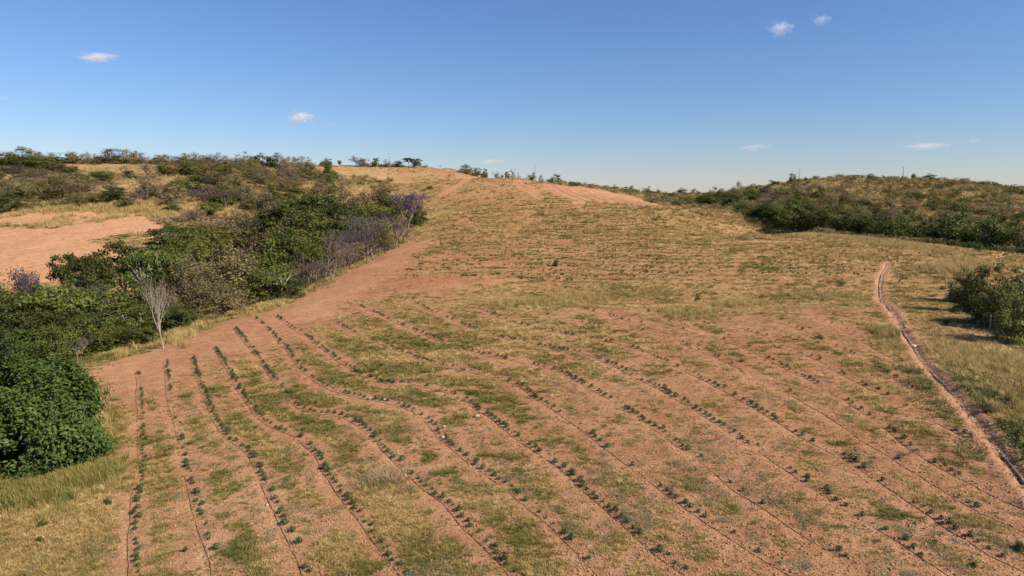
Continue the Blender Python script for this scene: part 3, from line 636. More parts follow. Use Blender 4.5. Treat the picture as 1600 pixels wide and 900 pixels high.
T(355,372,118,110,'brown','valley'); T(250,440,84,80,'brown','valley'); T(470,395,106,60,'brown','valley'); T(545,375,120,70,'brown','valley'); T(570,362,126,60,'bare_brown','valley'); T(520,395,108,70,'bare','valley'); T(600,352,140,50,'olive','valley'); T(630,345,160,40,'brown','valley')
# left hillside beyond the clearing
for a in [(8,254,290,50,'round'),(32,254,285,50,'dark_round'),(60,254,285,48,'round'),(86,256,280,36,'dark_round'),(108,258,268,34,'round'),(160,266,240,38,'round'),(22,282,215,70,'olive'),(62,286,210,60,'olive'),(96,284,212,76,'olive'),
          (135,280,215,50,'brown'),(178,288,208,50,'dark_round'),(152,300,205,40,'olive'),(228,278,215,74,'bare_brown'),(255,284,212,50,'bare'),(210,300,205,46,'brown'),(252,256,270,36,'round'),(276,258,268,40,'olive'),(300,258,270,46,'round'),(322,262,262,50,'olive'),
          (348,258,272,44,'round'),(372,256,278,46,'olive'),(396,262,268,44,'olive'),(312,272,250,40,'bush'),(340,278,245,44,'olive'),(280,294,226,40,'lime'),(297,304,212,46,'bare'),(326,300,214,54,'bare_brown'),(352,302,208,50,'bare_brown'),(392,298,212,52,'bare'),
          (420,270,260,46,'olive'),(366,286,235,50,'olive'),(405,282,240,50,'olive'),(440,282,238,46,'olive'),(330,322,190,50,'lime'),(372,330,178,60,'round'),(268,318,196,40,'bush'),(300,330,180,50,'brown'),(415,262,285,34,'brown'),(445,258,300,36,'olive'),
          (470,268,280,40,'olive'),(498,264,290,36,'brown'),(533,268,290,20,'bare_brown'),(460,292,225,46,'umbrella'),(195,318,196,40,'bush'),(10,318,192,60,'dark_round'),(-10,300,205,50,'olive'),(50,308,196,40,'olive_bush'),(120,306,200,40,'olive')]:
    T(*a, 'slope')
_rl = np.random.default_rng(12)
for q in range(150):
    px = _rl.uniform(-30, 520); py = _rl.uniform(253, 322)
    if (95 < px < 245 and py < 276) or (235 < px < 330 and 284 < py < 300) or (330 < px < 420 and 290 < py < 300) or py > 322 - 0.0 * px or (px < 260 and py > 312) or (px > 430 and py > 292): continue
    Y = float(np.interp(py, [248, 262, 300, 340], [325, 300, 226, 186])); hp = _rl.uniform(17, 29) * np.interp(py, [250, 320], [0.8, 1.25])
    k = str(_rl.choice(['brown_bush', 'olive_bush', 'brown', 'olive', 'bare_brown', 'bush', 'dark_bush'], p=[.24, .24, .14, .14, .12, .06, .06]))
    T(px, py - hp * 0.6, Y, hp * _rl.uniform(1.2, 1.8), k, 'slope')
for a in [(6,234,311,44,'brown_bush'),(30,230,311,54,'olive_bush'),(52,232,318,34,'brown_bush'),(70,246,316,40,'brown_bush'),(88,238,321,32,'bare_brown'),(108,234,322,36,'brown_bush'),(124,245,316,40,'brown_bush'),(140,237,322,34,'brown_bush'),(203,230,316,34,'brown_bush'),(205,240,320,40,'brown_bush'),(222,236,322,30,'bare_brown'),(236,246,320,30,'brown_bush'),(258,241,318,44,'brown_bush'),(280,242,322,34,'brown_bush'),
          (297,235,322,40,'brown_bush'),(312,246,320,36,'brown_bush'),(324,241,321,48,'brown_bush'),(350,240,324,40,'brown_bush'),(374,238,326,40,'brown_bush'),(400,237,328,30,'dark_bush'),(388,246,324,40,'olive_bush'),(424,237,330,36,'dark_bush'),(448,243,342,30,'brown_bush'),(467,241,344,34,'brown_bush'),(482,246,346,24,'brown_bush')]:
    T(*a, 'sky_left')
for q in range(34):
    px = -10 + q * 14.5 + _rl.uniform(-5, 5)
    if 190 < px < 200: continue
    T(px, 247 + _rl.uniform(-2, 3) + (4 if px > 400 else 0), 316 + (16 if px > 400 else 0) + _rl.uniform(-6, 4), _rl.uniform(22, 36), str(_rl.choice(['brown_bush', 'olive_bush', 'dark_bush', 'bare_brown'], p=[.45, .35, .1, .1])), 'sky_left')
T(174,234,318,60,'olive_bush','sky_left','large dense round olive tree breaking the left skyline')
# skyline behind the field
for a in [(510,249,362,28,'dark_bush'),(530,249,365,9,'round'),(556,242,368,30,'brown'),(570,246,370,30,'brown_bush'),(587,247,370,22,'bush'),(603,250,372,26,'brown_bush'),(620,250,374,24,'dark_bush'),(637,246,376,20,'umbrella'),(651,246,376,24,'dark_round'),(664,257,378,14,'brown_bush'),
          (688,258,388,10,'bare'),(745,261,372,22,'olive_bush'),(757,264,370,16,'dark_bush'),(773,266,335,18,'bare_brown'),(800,267,330,18,'olive_bush'),(811,271,318,14,'brown_bush'),(829,271,305,22,'bush'),(846,274,304,12,'olive_bush'),(893,283,296,10,'dark_bush'),(929,286,296,12,'brown_bush'),
          (962,288,312,20,'dark_bush'),(985,291,310,34,'dark_bush'),(1001,294,310,24,'brown_bush'),(1012,292,310,18,'bush'),(1026,295,308,24,'dark_bush'),(1041,299,308,16,'olive_bush'),(1068,293,312,28,'dark_bush'),(1088,296,312,28,'dark_bush'),(1054,299,310,18,'olive_bush'),(1110,300,308,20,'olive_bush')]:
    T(*a, 'crest')
T(729,256,374,32,'olive_bush','crest','wide olive tree where the dirt road tops the ridge'); T(866,273,300,34,'dark_bush','crest','low dark dome-shaped tree on the ridge right of the thin pole')
# shrubs in the gully below the ridge road
for a in [(702,271,350,12,'bare_brown'),(699,280,335,12,'bare_brown'),(693,286,315,12,'bare_brown'),(689,292,300,10,'brown'),(672,302,262,14,'bush'),(1040,305,268,16,'olive'),(1078,308,275,14,'olive_bush')]:
    T(*a, 'gully')
# the wood at the foot of the right-hand hill, front row by hand
WB = [(1090,332),(1150,336),(1200,346),(1250,355),(1300,366),(1350,373),(1400,379),(1450,385),(1500,390),(1560,395),(1640,402)]
_rw = np.random.default_rng(33)
px = 1096.0; i = 0
while px < 1660:
    by = np.interp(px, [p[0] for p in WB], [p[1] for p in WB]); Y = float(np.interp(px, [1090,1150,1200,1300,1400,1500,1600,1660],[232,212,196,178,162,152,144,140])) + _rw.uniform(-1, 5)
    hpx = np.interp(px, [1090,1200,1350,1600], [26,34,46,58]) * _rw.uniform(0.78, 1.2)
    kind = _rw.choice(['dark_bush','bush','dark_round','round','lime_bush','olive_bush'], p=[.22,.34,.1,.14,.1,.1])
    T(px, by - hpx, Y, hpx * _rw.uniform(1.0, 1.45), str(kind), 'wood'); px += hpx * _rw.uniform(0.5, 0.8)
T(1104,316,226,40,'round','wood','bright green tree at the left tip of the right-hand wood'); T(1388,342,166,36,'lime','wood','bright yellow-green tree in the front of the right-hand wood')
T(1532,338,156,64,'sparse','wood','large sparse yellowish tree with pale limbs fronting the right-hand wood'); T(1590,352,150,50,'dark_round','wood')
for row, (dy, n) in enumerate(((20, 30), (36, 30), (52, 24))):
    for q in range(n):
        px = 1120 + (q + _rw.uniform(0.1, 0.9)) * 520 / n
        by = np.interp(px, [p[0] for p in WB], [p[1] for p in WB]) - dy * np.interp(px, [1100, 1250], [0.45, 1.0]) + _rw.uniform(-5, 5)
        Y = float(np.interp(px, [1090,1200,1300,1400,1500,1600,1660],[240,214,194,180,170,160,156])) + 12 * (row + 1) + _rw.uniform(-4, 4)
        hpx = _rw.uniform(18, 28) * (1 - 0.12 * row)
        kind = _rw.choice(['dark_bush','bush','olive','brown_bush','bare_brown','lime_bush','olive_bush'], p=[.10,.22,.16,.12,.06,.06,.28])
        T(px, by - hpx, Y, hpx * _rw.uniform(1.1, 1.7), str(kind), 'wood2')
for a in [(1160,290,296,16,'brown_bush'),(1176,287,296,20,'olive_bush'),(1186,288,296,16,'olive_bush'),(1210,280,294,22,'dark_bush'),(1238,271,294,20,'olive_bush'),(1258,276,296,14,'dark_bush'),(1274,276,296,20,'olive_bush'),(1310,270,296,18,'brown'),(1341,272,296,6,'round'),(1327,276,296,14,'olive_bush'),
          (1362,276,296,20,'olive_bush'),(1390,277,296,16,'brown_bush'),(1428,270,294,9,'dark_round'),(1456,274,294,32,'dark_bush'),(1483,278,294,14,'dark_bush'),(1494,276,294,12,'bare_brown'),(1512,282,293,16,'olive_bush'),(1540,283,291,18,'dark_bush'),(1570,288,288,16,'bare_brown'),(1586,291,286,18,'dark_bush'),(1598,292,286,14,'dark_bush'),(1440,277,294,12,'bare_brown')]:
    T(*a, 'sky_right')

def build_tree(kind, variant, x, y, h, w, rz, name, label, cat, group, sink=0.12):
    e = link(name, None, None, (x, y, gz(x, y) - sink), rz); e.empty_display_size = 0.3
    prop(e, label, cat, group)
    sc = (w / 8.0, w / 8.0, h / 8.0)
    for pn, me in KINDS[kind][variant % len(KINDS[kind])]: link(pn, me, e, scale=sc)
    return e
_byz = {}
for t in sorted(TREES, key=lambda t: t[0]):
    if t[6] is None: _byz.setdefault((t[5], t[4]), []).append(t)
_vr = random.Random(5)
for n_, t in enumerate(TREES):
    px, py, Y, w, kind, zone, label = t
    x, y, zt = at_depth(px, py, Y); z0 = gz(x, y); h = zt - z0; wm = w * Y / FPX
    lo = 0.38 if 'bush' in kind else 0.55
    if h < lo * wm or h > 15: print('TREE', kind, zone, px, py, 'h=%.1f w=%.1f' % (h, wm))
    h = min(max(h, lo * wm), 14.5)
    if 'bush' in kind: h *= 1.18
    name, desc = KD[kind]
    if label is None:
        L = _byz[(zone, kind)]
        label = f'{desc} {ZP[zone]}' + ('' if len(L) == 1 else f', {ordinal(L.index(t) + 1)} such from left')
    build_tree(kind, _vr.randrange(99), x, y, h, wm, _vr.random() * 6.28, name, label, 'shrub' if name == 'shrub' else 'tree',
               {'valley': 'trees of the wooded valley', 'slope': 'trees on the left hillside', 'sky_left': 'trees on the left skyline', 'crest': 'trees on the far ridge', 'wood': 'trees of the right-hand wood', 'wood2': 'trees on the right-hand slope', 'sky_right': 'trees on top of the right-hand hill', 'gully': 'shrubs of the far gully'}[zone])

# the dead pale tree at the field edge
x, y = hits([(256, 545)])[0]; DEAD = (x, y); zt = at_depth(252, 436, y)[2]
build_tree('dead', 0, x, y, (zt - gz(x, y)) * 1.32, 3.5, 0.6, 'dead_tree', 'dead pale leafless tree standing alone on the red field edge', 'tree', None)

# the big deep green tree in the lower left
def big_tree(seed=3, H=6.7, Rc=4.0):
    rng = np.random.default_rng(seed); crown = Geo(); trunk = Geo()
    C = []
    for k in range(2300):
        d = unit(rng.normal(size=3)); d[2] = abs(d[2]); th = math.atan2(d[1], d[0])
        wob = 0.68 + 0.62 * fbm(np.array([th * 2.6 + 5]), np.array([d[2] * 4.2]), 1.0, 2, 77)[0]
        q = rng.uniform(0.80, 1.0) if rng.random() < 0.8 else rng.uniform(0.45, 0.8)
        c = np.array([d[0] * Rc, d[1] * Rc, 0]) * q * wob * (1.06 if d[2] < 0.5 else 1.0); c[2] = 0.25 + (H - 0.6) * d[2] ** 0.85 * q * wob
        C.append(c)
    C = np.array(C)
    gap = fbm(C[:, 0] + 40, C[:, 2] * 1.3 + C[:, 1], 1.5, 2, 88)
    C = C[gap > 0.34]
    sub = rng.random(len(C))
    for c, s in zip(C, sub):
        k = 26; out = unit(c - [0, 0, 1.5])
        d = rng.normal(size=(k, 3)) * 0.21; P = c + d
        N = unit(d) * 0.5 + out * 0.8 + [0, 0, 0.55] + rng.normal(size=(k, 3)) * 0.38
        L = rng.uniform(0.17, 0.33, k)
        leaves(crown, P, N, L, L * rng.uniform(0.34, 0.5, k), rng, np.clip(0.45 * s ** 1.5 + 0.6 * rng.random(k) ** 1.3, 0, 1))
    tube(trunk, [(0, 0, -0.4), (0.1, 0, 1), (0.15, 0.1, 2.2)], [0.36, 0.3, 0.26], 8)
    for k in range(0, len(C), 26):
        c = C[k]; tube(trunk, bezier(np.array([0.15, 0.1, 2.0]), np.array([c[0] * 0.4, c[1] * 0.4, 2.8]), c, 5), np.linspace(0.11, 0.02, 5), 5, cap=False)
    return [('trunk', trunk.mesh('big_trunk', [M['bark']], smooth_=True)), ('crown', crown.mesh('big_crown', [M['mango']]))]
KINDS['big'] = [big_tree()]
bx, by = -28.3, 38.2
build_tree('big', 0, bx, by, 8.0, 8.0, 0.0, 'broad_tree', 'huge dense deep green tree filling the lower left corner', 'tree', None)

# small glossy trees beside the trench on the right, with their fence posts
def glossy(seed):
    return leafy(seed, nclump=90, cr=0.85, flat=0.85, nleaf=95, ls=0.27, base_z=0.4, trunk_h=0.16, shape='dome', limb_r=0.032, trunk_r=0.14)
KINDS['glossy'] = []
for s in (101, 102, 103):
    t_, c_g = glossy(s); KINDS['glossy'].append([('trunk', t_.mesh('glossy_trunk', [M['bark']], smooth_=True)), ('crown', c_g.mesh('glossy_crown', [M['glossy']]))])
for k, (px, pt, gpx, gpy, wpx, lab) in enumerate([(1500,410,1504,474,64,'leftmost glossy small tree of the clump by the right frame edge'), (1533,396,1536,490,100,'tallest bright green small tree of the clump at right'),
      (1562,425,1562,510,110,'glossy small tree in the middle of the right-edge clump'), (1600,392,1602,500,110,'glossy small tree cut by the right frame edge, behind the clump'), (1590,445,1592,536,90,'glossy small tree nearest the camera at the right frame edge'), (1516,438,1516,488,70,'low leafy small tree under the tallest of the clump at right'), (1548,468,1550,508,70,'low leafy small tree behind the pale fence posts at right'), (1640,410,1640,525,120,'glossy small tree almost wholly cut off by the right frame edge')]):
    x, y = hits([(gpx, gpy)])[0]; zt = at_depth(px, pt, y)[2]
    build_tree('glossy', k, x, y, zt - gz(x, y), wpx * y / FPX, k * 1.3, 'small_tree', lab, 'tree', 'small trees by the trench')

# ------------------------------------------------------------------ hoses and seedlings along the rows
def hose_mesh(P, r=0.02, lift=0.012, sides=4, name='drip_hose'):
    P = resample(P, 0.35); k = np.arange(len(P)); d = unit(np.gradient(P, axis=0)); nrm = np.stack([-d[:, 1], d[:, 0]], 1)
    P = P + nrm * (0.10 * (vnoise(k / 7.0, k * 0 + len(P), 3) - 0.5) + 0.05 * (vnoise(k / 2.0, k * 0 + len(P), 4) - 0.5))[:, None]
    z = ground_h(P[:, 0], P[:, 1]) + lift - 0.03 * sstep(0.62, 0.8, vnoise(k / 9.0, k * 0 + len(P) * 0.7, 6))
    z = np.maximum(z, np.convolve(np.pad(z, 1, mode='edge'), [1/3, 1/3, 1/3], 'valid') - 0.004)
    o = np.array([P[0, 0], P[0, 1], z[0]]); G = Geo(); tube(G, np.stack([P[:, 0], P[:, 1], z], 1) - o, r, sides)
    return G.mesh(name, [M['hose']], smooth_=True), o
NR = len(ROWS)
for k, P in enumerate(ROWS):
    me, o = hose_mesh(P, 0.016 if k < 11 else 0.014)
    where = f'{ordinal(k + 1)} hose counted from the left frame edge' if k < 14 else ('upper short hose near the pipe trench' if k == 15 else 'lower short hose near the pipe trench')
    prop(link('drip_hose', me, None, o), f'thin dark drip hose along a planting row, {where}', 'hose', 'drip hoses')
def seedling(seed):
    rng = np.random.default_rng(seed); G = Geo()
    tube(G, [(0, 0, -0.05), (0.01, 0, 0.12), (0.0, 0.01, 0.27)], [0.012, 0.01, 0.005], 4, 1)
    n = 110; t = rng.random(n) ** 0.8; th = rng.random(n) * 6.283; rad = (0.05 + 0.20 * np.sin(np.pi * np.clip(t * 0.85 + 0.12, 0, 1))) * rng.uniform(0.35, 1.1, n)
    C = np.stack([rad * np.cos(th), rad * np.sin(th), 0.05 + 0.27 * t], 1)
    N = np.stack([np.cos(th) * 0.7, np.sin(th) * 0.7, np.full(n, 0.8)], 1) + rng.normal(size=(n, 3)) * 0.3
    L = rng.uniform(0.08, 0.15, n)
    leaves(G, C, N, L, L * 0.5, rng, np.clip(0.25 + 0.5 * t * rng.random(n) + 0.25 * rng.random(n), 0, 1), 0)
    return G.mesh('seedling', [M['seedling'], M['bark']])
SEED = [seedling(s) for s in range(4)]
# planted stretches: how full each row is along its length (0 far .. 1 near)
FULL = [0.75, 0.72, 0.85, 0.85, 0.85, 0.85, 0.85, 0.7, 0.72, 0.8, 0.75, 0.5, 0.6, 0.45, 0.4, 0.4]
plants = []
rs = np.random.default_rng(99)
for k, P in enumerate(ROWS):
    S = resample(P, 0.56); d = unit(np.gradient(S, axis=0)); nrm = np.stack([-d[:, 1], d[:, 0]], 1)
    if nrm[:, 0].mean() < 0: nrm = -nrm
    idx = np.arange(len(S)); pres = vnoise(idx / 5.0, idx * 0.0 + k * 3.1, 21) * 0.6 + rs.random(len(S)) * 0.55
    for i in idx[::-1]:
        if pres[i] > FULL[k] * 0.86 + 0.03: continue
        p = S[i] + nrm[i] * (0.33 + rs.normal() * 0.07) + d[i] * rs.normal() * 0.06
        f = p[1] * CP + (CAM_Z - 0.3) * SP
        u = 800 + FPX * p[0] / f; v = 450 - FPX * (p[1] * SP - (CAM_Z - 0.3) * CP) / f
        if not (-4 < u < 1604 and v < 906): continue
        big = vnoise(np.array([i / 3.0]), np.array([k * 7.7]), 23)[0]
        s = float(np.clip(0.36 + 0.46 * big + rs.normal() * 0.12, 0.28, 1.0))
        plants.append((s / max(20, f), k, p[0], p[1], s))
order = sorted(range(len(plants)), key=lambda q: -plants[q][0]); top = set(order[:300]); cnt = {}; rest = []
for q, (sz, k, x, y, s) in enumerate(plants):
    cnt[k] = cnt.get(k, 0) + 1
    if q in top:
        o = link('seedling', SEED[q % 4], None, (x, y, gz(x, y) - 0.01), (q * 2.399) % 6.283, (s, s, s * (0.85 + 0.3 * ((q * 7) % 10) / 10)))
        prop(o, f'small dark seedling, {ordinal(cnt[k])} from near end of the {ordinal(k + 1)} hose row from left', 'seedling', 'seedlings along the hoses')
    else: rest.append((x, y, s))
print('plants', len(plants), 'single', len(top))

# ------------------------------------------------------------------ scattered growth (geometry-node instances of small tufts)
def source(name, meshes):
    c = bpy.data.collections.new(name)
    for i, me in enumerate(meshes):
        o = bpy.data.objects.new(f'{name}_{i}', me); c.objects.link(o)
    return c
def scatter(name, xyz, scl, tint, src, nsrc, label, cat, tilt=0.12, seed=0):
    rng = np.random.default_rng(seed); n = len(xyz)
    rot = np.stack([rng.normal(size=n) * tilt, rng.normal(size=n) * tilt, rng.random(n) * 6.283], 1)
    me = bpy.data.meshes.new(name); me.vertices.add(n); me.vertices.foreach_set('co', np.ascontiguousarray(xyz, np.float32).ravel())
    me.attributes.new('rot', 'FLOAT_VECTOR', 'POINT').data.foreach_set('vector', rot.astype(np.float32).ravel())
    me.attributes.new('scl', 'FLOAT', 'POINT').data.foreach_set('value', np.asarray(scl, np.float32))
    me.attributes.new('tint', 'FLOAT', 'POINT').data.foreach_set('value', np.asarray(tint, np.float32))
    me.attributes.new('pick', 'INT', 'POINT').data.foreach_set('value', rng.integers(0, nsrc, n).astype(np.int32))
    o = link(name, me); prop(o, label, cat, kind='stuff')
    g = bpy.data.node_groups.new(name, 'GeometryNodeTree')
    g.interface.new_socket('Geometry', in_out='INPUT', socket_type='NodeSocketGeometry'); g.interface.new_socket('Geometry', in_out='OUTPUT', socket_type='NodeSocketGeometry')
    N = g.nodes; gi = N.new('NodeGroupInput'); go = N.new('NodeGroupOutput'); iop = N.new('GeometryNodeInstanceOnPoints'); ci = N.new('GeometryNodeCollectionInfo')
    ci.inputs['Collection'].default_value = src; ci.inputs['Separate Children'].default_value = True; ci.inputs['Reset Children'].default_value = True
    def na(nm, typ):
        a = N.new('GeometryNodeInputNamedAttribute'); a.data_type = typ; a.inputs['Name'].default_value = nm; return a.outputs['Attribute']
    L = g.links; L.new(gi.outputs[0], iop.inputs['Points']); L.new(ci.outputs[0], iop.inputs['Instance']); iop.inputs['Pick Instance'].default_value = True
    L.new(na('pick', 'INT'), iop.inputs['Instance Index']); L.new(na('rot', 'FLOAT_VECTOR'), iop.inputs['Rotation']); L.new(na('scl', 'FLOAT'), iop.inputs['Scale'])
    L.new(iop.outputs[0], go.inputs[0])
    md = o.modifiers.new('scatter', 'NODES'); md.node_group = g
    return o
def tuft(seed, nb, rad, h, wid, lean, mat, comb=0.0):
    rng = np.random.default_rng(seed); G = Geo()
    b = rng.normal(size=(nb, 2)) * rad * 0.5; th = rng.random(nb) * 6.283
    dirs = np.stack([np.cos(th), np.sin(th)], 1) + b / (rad + 1e-6) * 0.8 + [comb, comb * 0.4]; dirs = unit(dirs)
    hh = h * rng.uniform(0.45, 1.2, nb); ln = lean * hh * rng.uniform(0.3, 1.3, nb)
    B = np.c_[b, np.full(nb, -0.02)]; D = np.c_[dirs, np.zeros(nb)]; S = np.c_[-dirs[:, 1], dirs[:, 0], np.zeros(nb)] * (wid * rng.uniform(0.6, 1.3, nb))[:, None]
    Mid = B + D * (ln * 0.4)[:, None] + np.c_[np.zeros((nb, 2)), hh * 0.65]; Tip = B + D * ln[:, None] + np.c_[np.zeros((nb, 2)), hh]
    V = np.stack([B - S, B + S, Mid + S * 0.8, Mid - S * 0.8, Tip], 1).reshape(-1, 3); k = np.arange(nb)[:, None] * 5
    G.add(V, k + [[0, 1, 2, 3]], k + [[3, 2, 4]], np.repeat(rng.random(nb), 5))
    return G.mesh('tuft', [mat], 'blade')
def weed(seed, n=90, rad=0.34, h=0.13, ls=0.055, mat=None):
    rng = np.random.default_rng(seed); G = Geo()
    C = np.c_[rng.normal(size=(n, 2)) * rad * 0.5, rng.random(n) * h + 0.01]; N = rng.normal(size=(n, 3)) * 0.6 + [0, 0, 0.9]
    L = ls * rng.uniform(0.6, 1.4, n); leaves(G, C, N, L, L * 0.55, rng, rng.random(n)); return G.mesh('weed', [mat or M['weed']], 'blade')
def stone(seed, mat, flat=0.65):
    rng = np.random.default_rng(seed); G = Geo(); n = 7; rings = [(-0.8, 0.55), (-0.2, 1.0), (0.45, 0.85), (0.9, 0.4)]
    V = []
    for z, r in rings:
        for q in range(n): th = q * 6.283 / n + rng.normal() * 0.12; k = r * rng.uniform(0.78, 1.18); V.append((k * math.cos(th), k * math.sin(th) * 0.8, z * flat + rng.normal() * 0.06))
    V.append((0, 0, -0.95 * flat)); V.append((rng.normal() * 0.1, 0, 1.0 * flat))
    Q = [[i * n + j, i * n + (j + 1) % n, (i + 1) * n + (j + 1) % n, (i + 1) * n + j] for i in range(3) for j in range(n)]
    T3 = [[28, (j + 1) % n, j] for j in range(n)] + [[29, 21 + j, 21 + (j + 1) % n] for j in range(n)]
    G.add(np.array(V) * 0.5, Q, T3); return G.mesh('stone', [mat])
SHORT = source('short_tufts', [tuft(s, 40, 0.24, 0.20, 0.012, 1.1, M['grass'], 0.4) for s in range(4)] + [tuft(s + 20, 44, 0.42, 0.15, 0.011, 1.4, M['grass'], 0.5) for s in range(2)])
TALLT = source('tall_tufts', [tuft(40 + s, 60, 0.40, 0.75, 0.014, 0.55, M['tall'], 0.35) for s in range(4)])
WEED = source('weeds', [weed(60 + s) for s in range(4)])
SCRUB = source('scrubs', [weed(70 + s, 150, 1.1, 1.1, 0.32, M['scrub']) for s in range(4)])
CLOD = source('clods', [stone(80 + s, M['clod']) for s in range(4)])
PEB = source('pebbles', [stone(90 + s, M['rock']) for s in range(4)])

def wedge(n, r0, r1, half=41.0, power=1.0, seed=0):
    """random points of a wedge before the camera; power 1 spreads them evenly per log distance"""
    rng = np.random.default_rng(seed); a = np.radians(rng.uniform(-half, half, n)); u = rng.random(n)
    r = r0 * (r1 / r0) ** u if power == 1.0 else np.sqrt(r0 * r0 + u * (r1 * r1 - r0 * r0))
    return r * np.sin(a), r * np.cos(a), rng
def field_grass():
    X = []; S = []; Tn = []
    for n, r0, r1, sc, sd in ((260000, 20, 70, 0.58, 1), (210000, 70, 390, 0.98, 2)):
        x, y, rng = wedge(n, r0, r1, seed=sd)
        c, g, b, w = surface(x, y)
        k = rng.random(n) < c * (0.95 - 0.35 * w)
        x, y, c, g, w = x[k], y[k], c[k], g[k], w[k]
        r = np.hypot(x, y)
        s = sc * (0.45 + 1.25 * rng.random(len(x)) ** 1.7) * (0.6 + 0.5 * c) * np.clip(r / (45 if sd == 1 else 110), 0.72, 1.8)
        X.append(np.c_[x, y, ground_h(x, y)]); S.append(s); Tn.append(np.clip(g * 1.0 + 0.02 + rng.normal(size=len(x)) * 0.22, 0, 1))
    return np.vstack(X), np.concatenate(S), np.concatenate(Tn)
P_, S_, T_ = field_grass(); print('grass', len(P_))
scatter('dry_grass', P_, S_, T_, SHORT, 6, 'short dry grass growing between the planting rows', 'grass', seed=1)

def band(P, n, w, seed):
    rng = np.random.default_rng(seed); P = resample(P, 0.3); q = rng.integers(0, len(P), n)
    return P[q] + rng.normal(size=(n, 2)) * w, rng
X = []; S = []; Tn = []
def tall_add(p, rng, sc, t, tj=0.12):
    p = p[trench_dist(p[:, 0], p[:, 1]) > 1.0]
    p = p[np.hypot(p[:, 0] - DEAD[0], (p[:, 1] - DEAD[1] + 2.0) * 0.6) > 2.2]
    X.append(np.c_[p, ground_h(p[:, 0], p[:, 1])]); S.append(sc * rng.uniform(0.5, 1.25, len(p))); Tn.append(np.clip(t + rng.normal(size=len(p)) * tj, 0, 1))
p, rng = band(EDGE_L[6:] + [-0.8, 0.4], 1500, 0.9, 1); p = p[fbm(p[:, 0], p[:, 1], 6.0, 2, 95) > 0.42]; tall_add(p, rng, 0.85, 0.36, 0.2)
p, rng = band(hits([(200,559),(255,544),(330,500),(420,478)]), 420, 0.9, 2); tall_add(p, rng, 0.95, 0.28, 0.18)
p, rng = band(hits([(0,775),(60,768),(130,748)]), 1500, 0.9, 3); tall_add(p, rng, 0.75, 0.72)
p, rng = band(hits([(0,800),(80,785),(150,760)]), 260, 1.3, 31); tall_add(p, rng, 0.45, 0.5)
p, rng = band(hits([(128,600),(135,640),(145,690)]), 240, 0.6, 4); tall_add(p, rng, 0.8, 0.3)
for i, t in enumerate(TALL): p, rng = band(t, (650, 140, 140, 260)[i], 1.7, 5 + i); tall_add(p, rng, 0.75, 0.38, 0.22)
p, rng = band(hits([(1465,425),(1500,420),(1530,412)]), 300, 1.6, 11); tall_add(p, rng, 1.4, 0.1)
p, rng = band(hits([(1390,520),(1400,528)]), 120, 0.7, 12); tall_add(p, rng, 1.0, 0.45, 0.25)
p, rng = band(hits([(1460,545),(1500,555),(1560,570),(1610,585)]), 760, 2.4, 13); tall_add(p, rng, 0.75, 0.14, 0.26)
p, rng = band(hits([(1520,610),(1570,640),(1610,680)]), 260, 1.8, 14); tall_add(p, rng, 0.7, 0.45, 0.3)
p, rng = band(hits([(1480,395),(1400,383),(1300,371),(1200,352),(1120,340)]), 1800, 2.6, 15); tall_add(p, rng, 0.9, 0.22, 0.2)
p, rng = band(hits([(640,360),(670,345),(690,330)]), 420, 3.5, 16); tall_add(p, rng, 1.2, 0.15)
p, rng = band(hits([(60,330),(120,326),(180,328),(240,335)]), 500, 2.5, 17); tall_add(p, rng, 1.6, 0.35)
x, y, rng = wedge(30000, 180, 345, seed=21); c, g, b, w = surface(x, y); k = (w > 0.6) & (rng.random(len(x)) < 0.75) & (b < 0.3)
kl = k & (x < 18); kr = k & (x >= 18)
tall_add(np.c_[x[kl], y[kl]], rng, 1.4, 0.2, 0.2); tall_add(np.c_[x[kr], y[kr]], rng, 1.3, 0.45, 0.25)
scatter('tall_grass', np.vstack(X), np.concatenate(S), np.concatenate(Tn), TALLT, 4, 'tall yellow-green grass along the field edges and hillsides', 'grass', seed=2)

p, rng = band(hits([(1455,590),(1500,625),(1550,660),(1590,700),(1620,760)]) + [1.8, 0.8], 900, 1.5, 35)
p = p[(fbm(p[:, 0], p[:, 1], 2.2, 2, 74) > 0.47) & (trench_dist(p[:, 0], p[:, 1]) > 1.0)]
scatter('green_weeds', np.c_[p, ground_h(p[:, 0], p[:, 1])], rng.uniform(0.8, 2.4, len(p)), np.clip(0.72 + rng.normal(size=len(p)) * 0.2, 0, 1), WEED, 4, 'taller dark green weeds beside the pipe trench', 'weeds', seed=33)
x, y, rng = wedge(52000, 20, 95, seed=31); c, g, b, w = surface(x, y); d = row_dist(x, y)
wp = fbm(x, y, 2.6, 3, 71); k = ((wp > 0.585) | (rng.random(len(x)) < 0.10)) & (rng.random(len(x)) < 0.5) & (w < 0.3) & ((b < 0.3) | (rng.random(len(x)) < 0.3)) & (d > 0.35)
x, y, wp = x[k], y[k], wp[k]; grey = fbm(x, y, 6.0, 2, 73)
scatter('weeds', np.c_[x, y, ground_h(x, y)], rng.uniform(0.3, 0.95, len(x)), np.clip((grey - 0.3) * 1.7 + rng.normal(size=len(x)) * 0.12, 0, 1), WEED, 4, 'low grey-green weeds in patches between the rows', 'weeds', seed=3)
x, y, rng = wedge(75000, 18, 90, seed=41); c, g, b, w = surface(x, y); k = (rng.random(len(x)) > c * 0.8) & (w < 0.4)
x, y = x[k], y[k]
scatter('soil_clods', np.c_[x, y, ground_h(x, y)], (0.035 + 0.13 * rng.random(len(x)) ** 3), rng.random(len(x)), CLOD, 4, 'loose clods of reddish soil strewn over the field', 'soil', 0.5, seed=4)
tp = TRENCH[rng.integers(0, len(TRENCH), 4200)] + rng.normal(size=(4200, 2)) * 0.5
SPO = source('spoil_lumps', [stone(85 + s, M['spoil']) for s in range(4)])
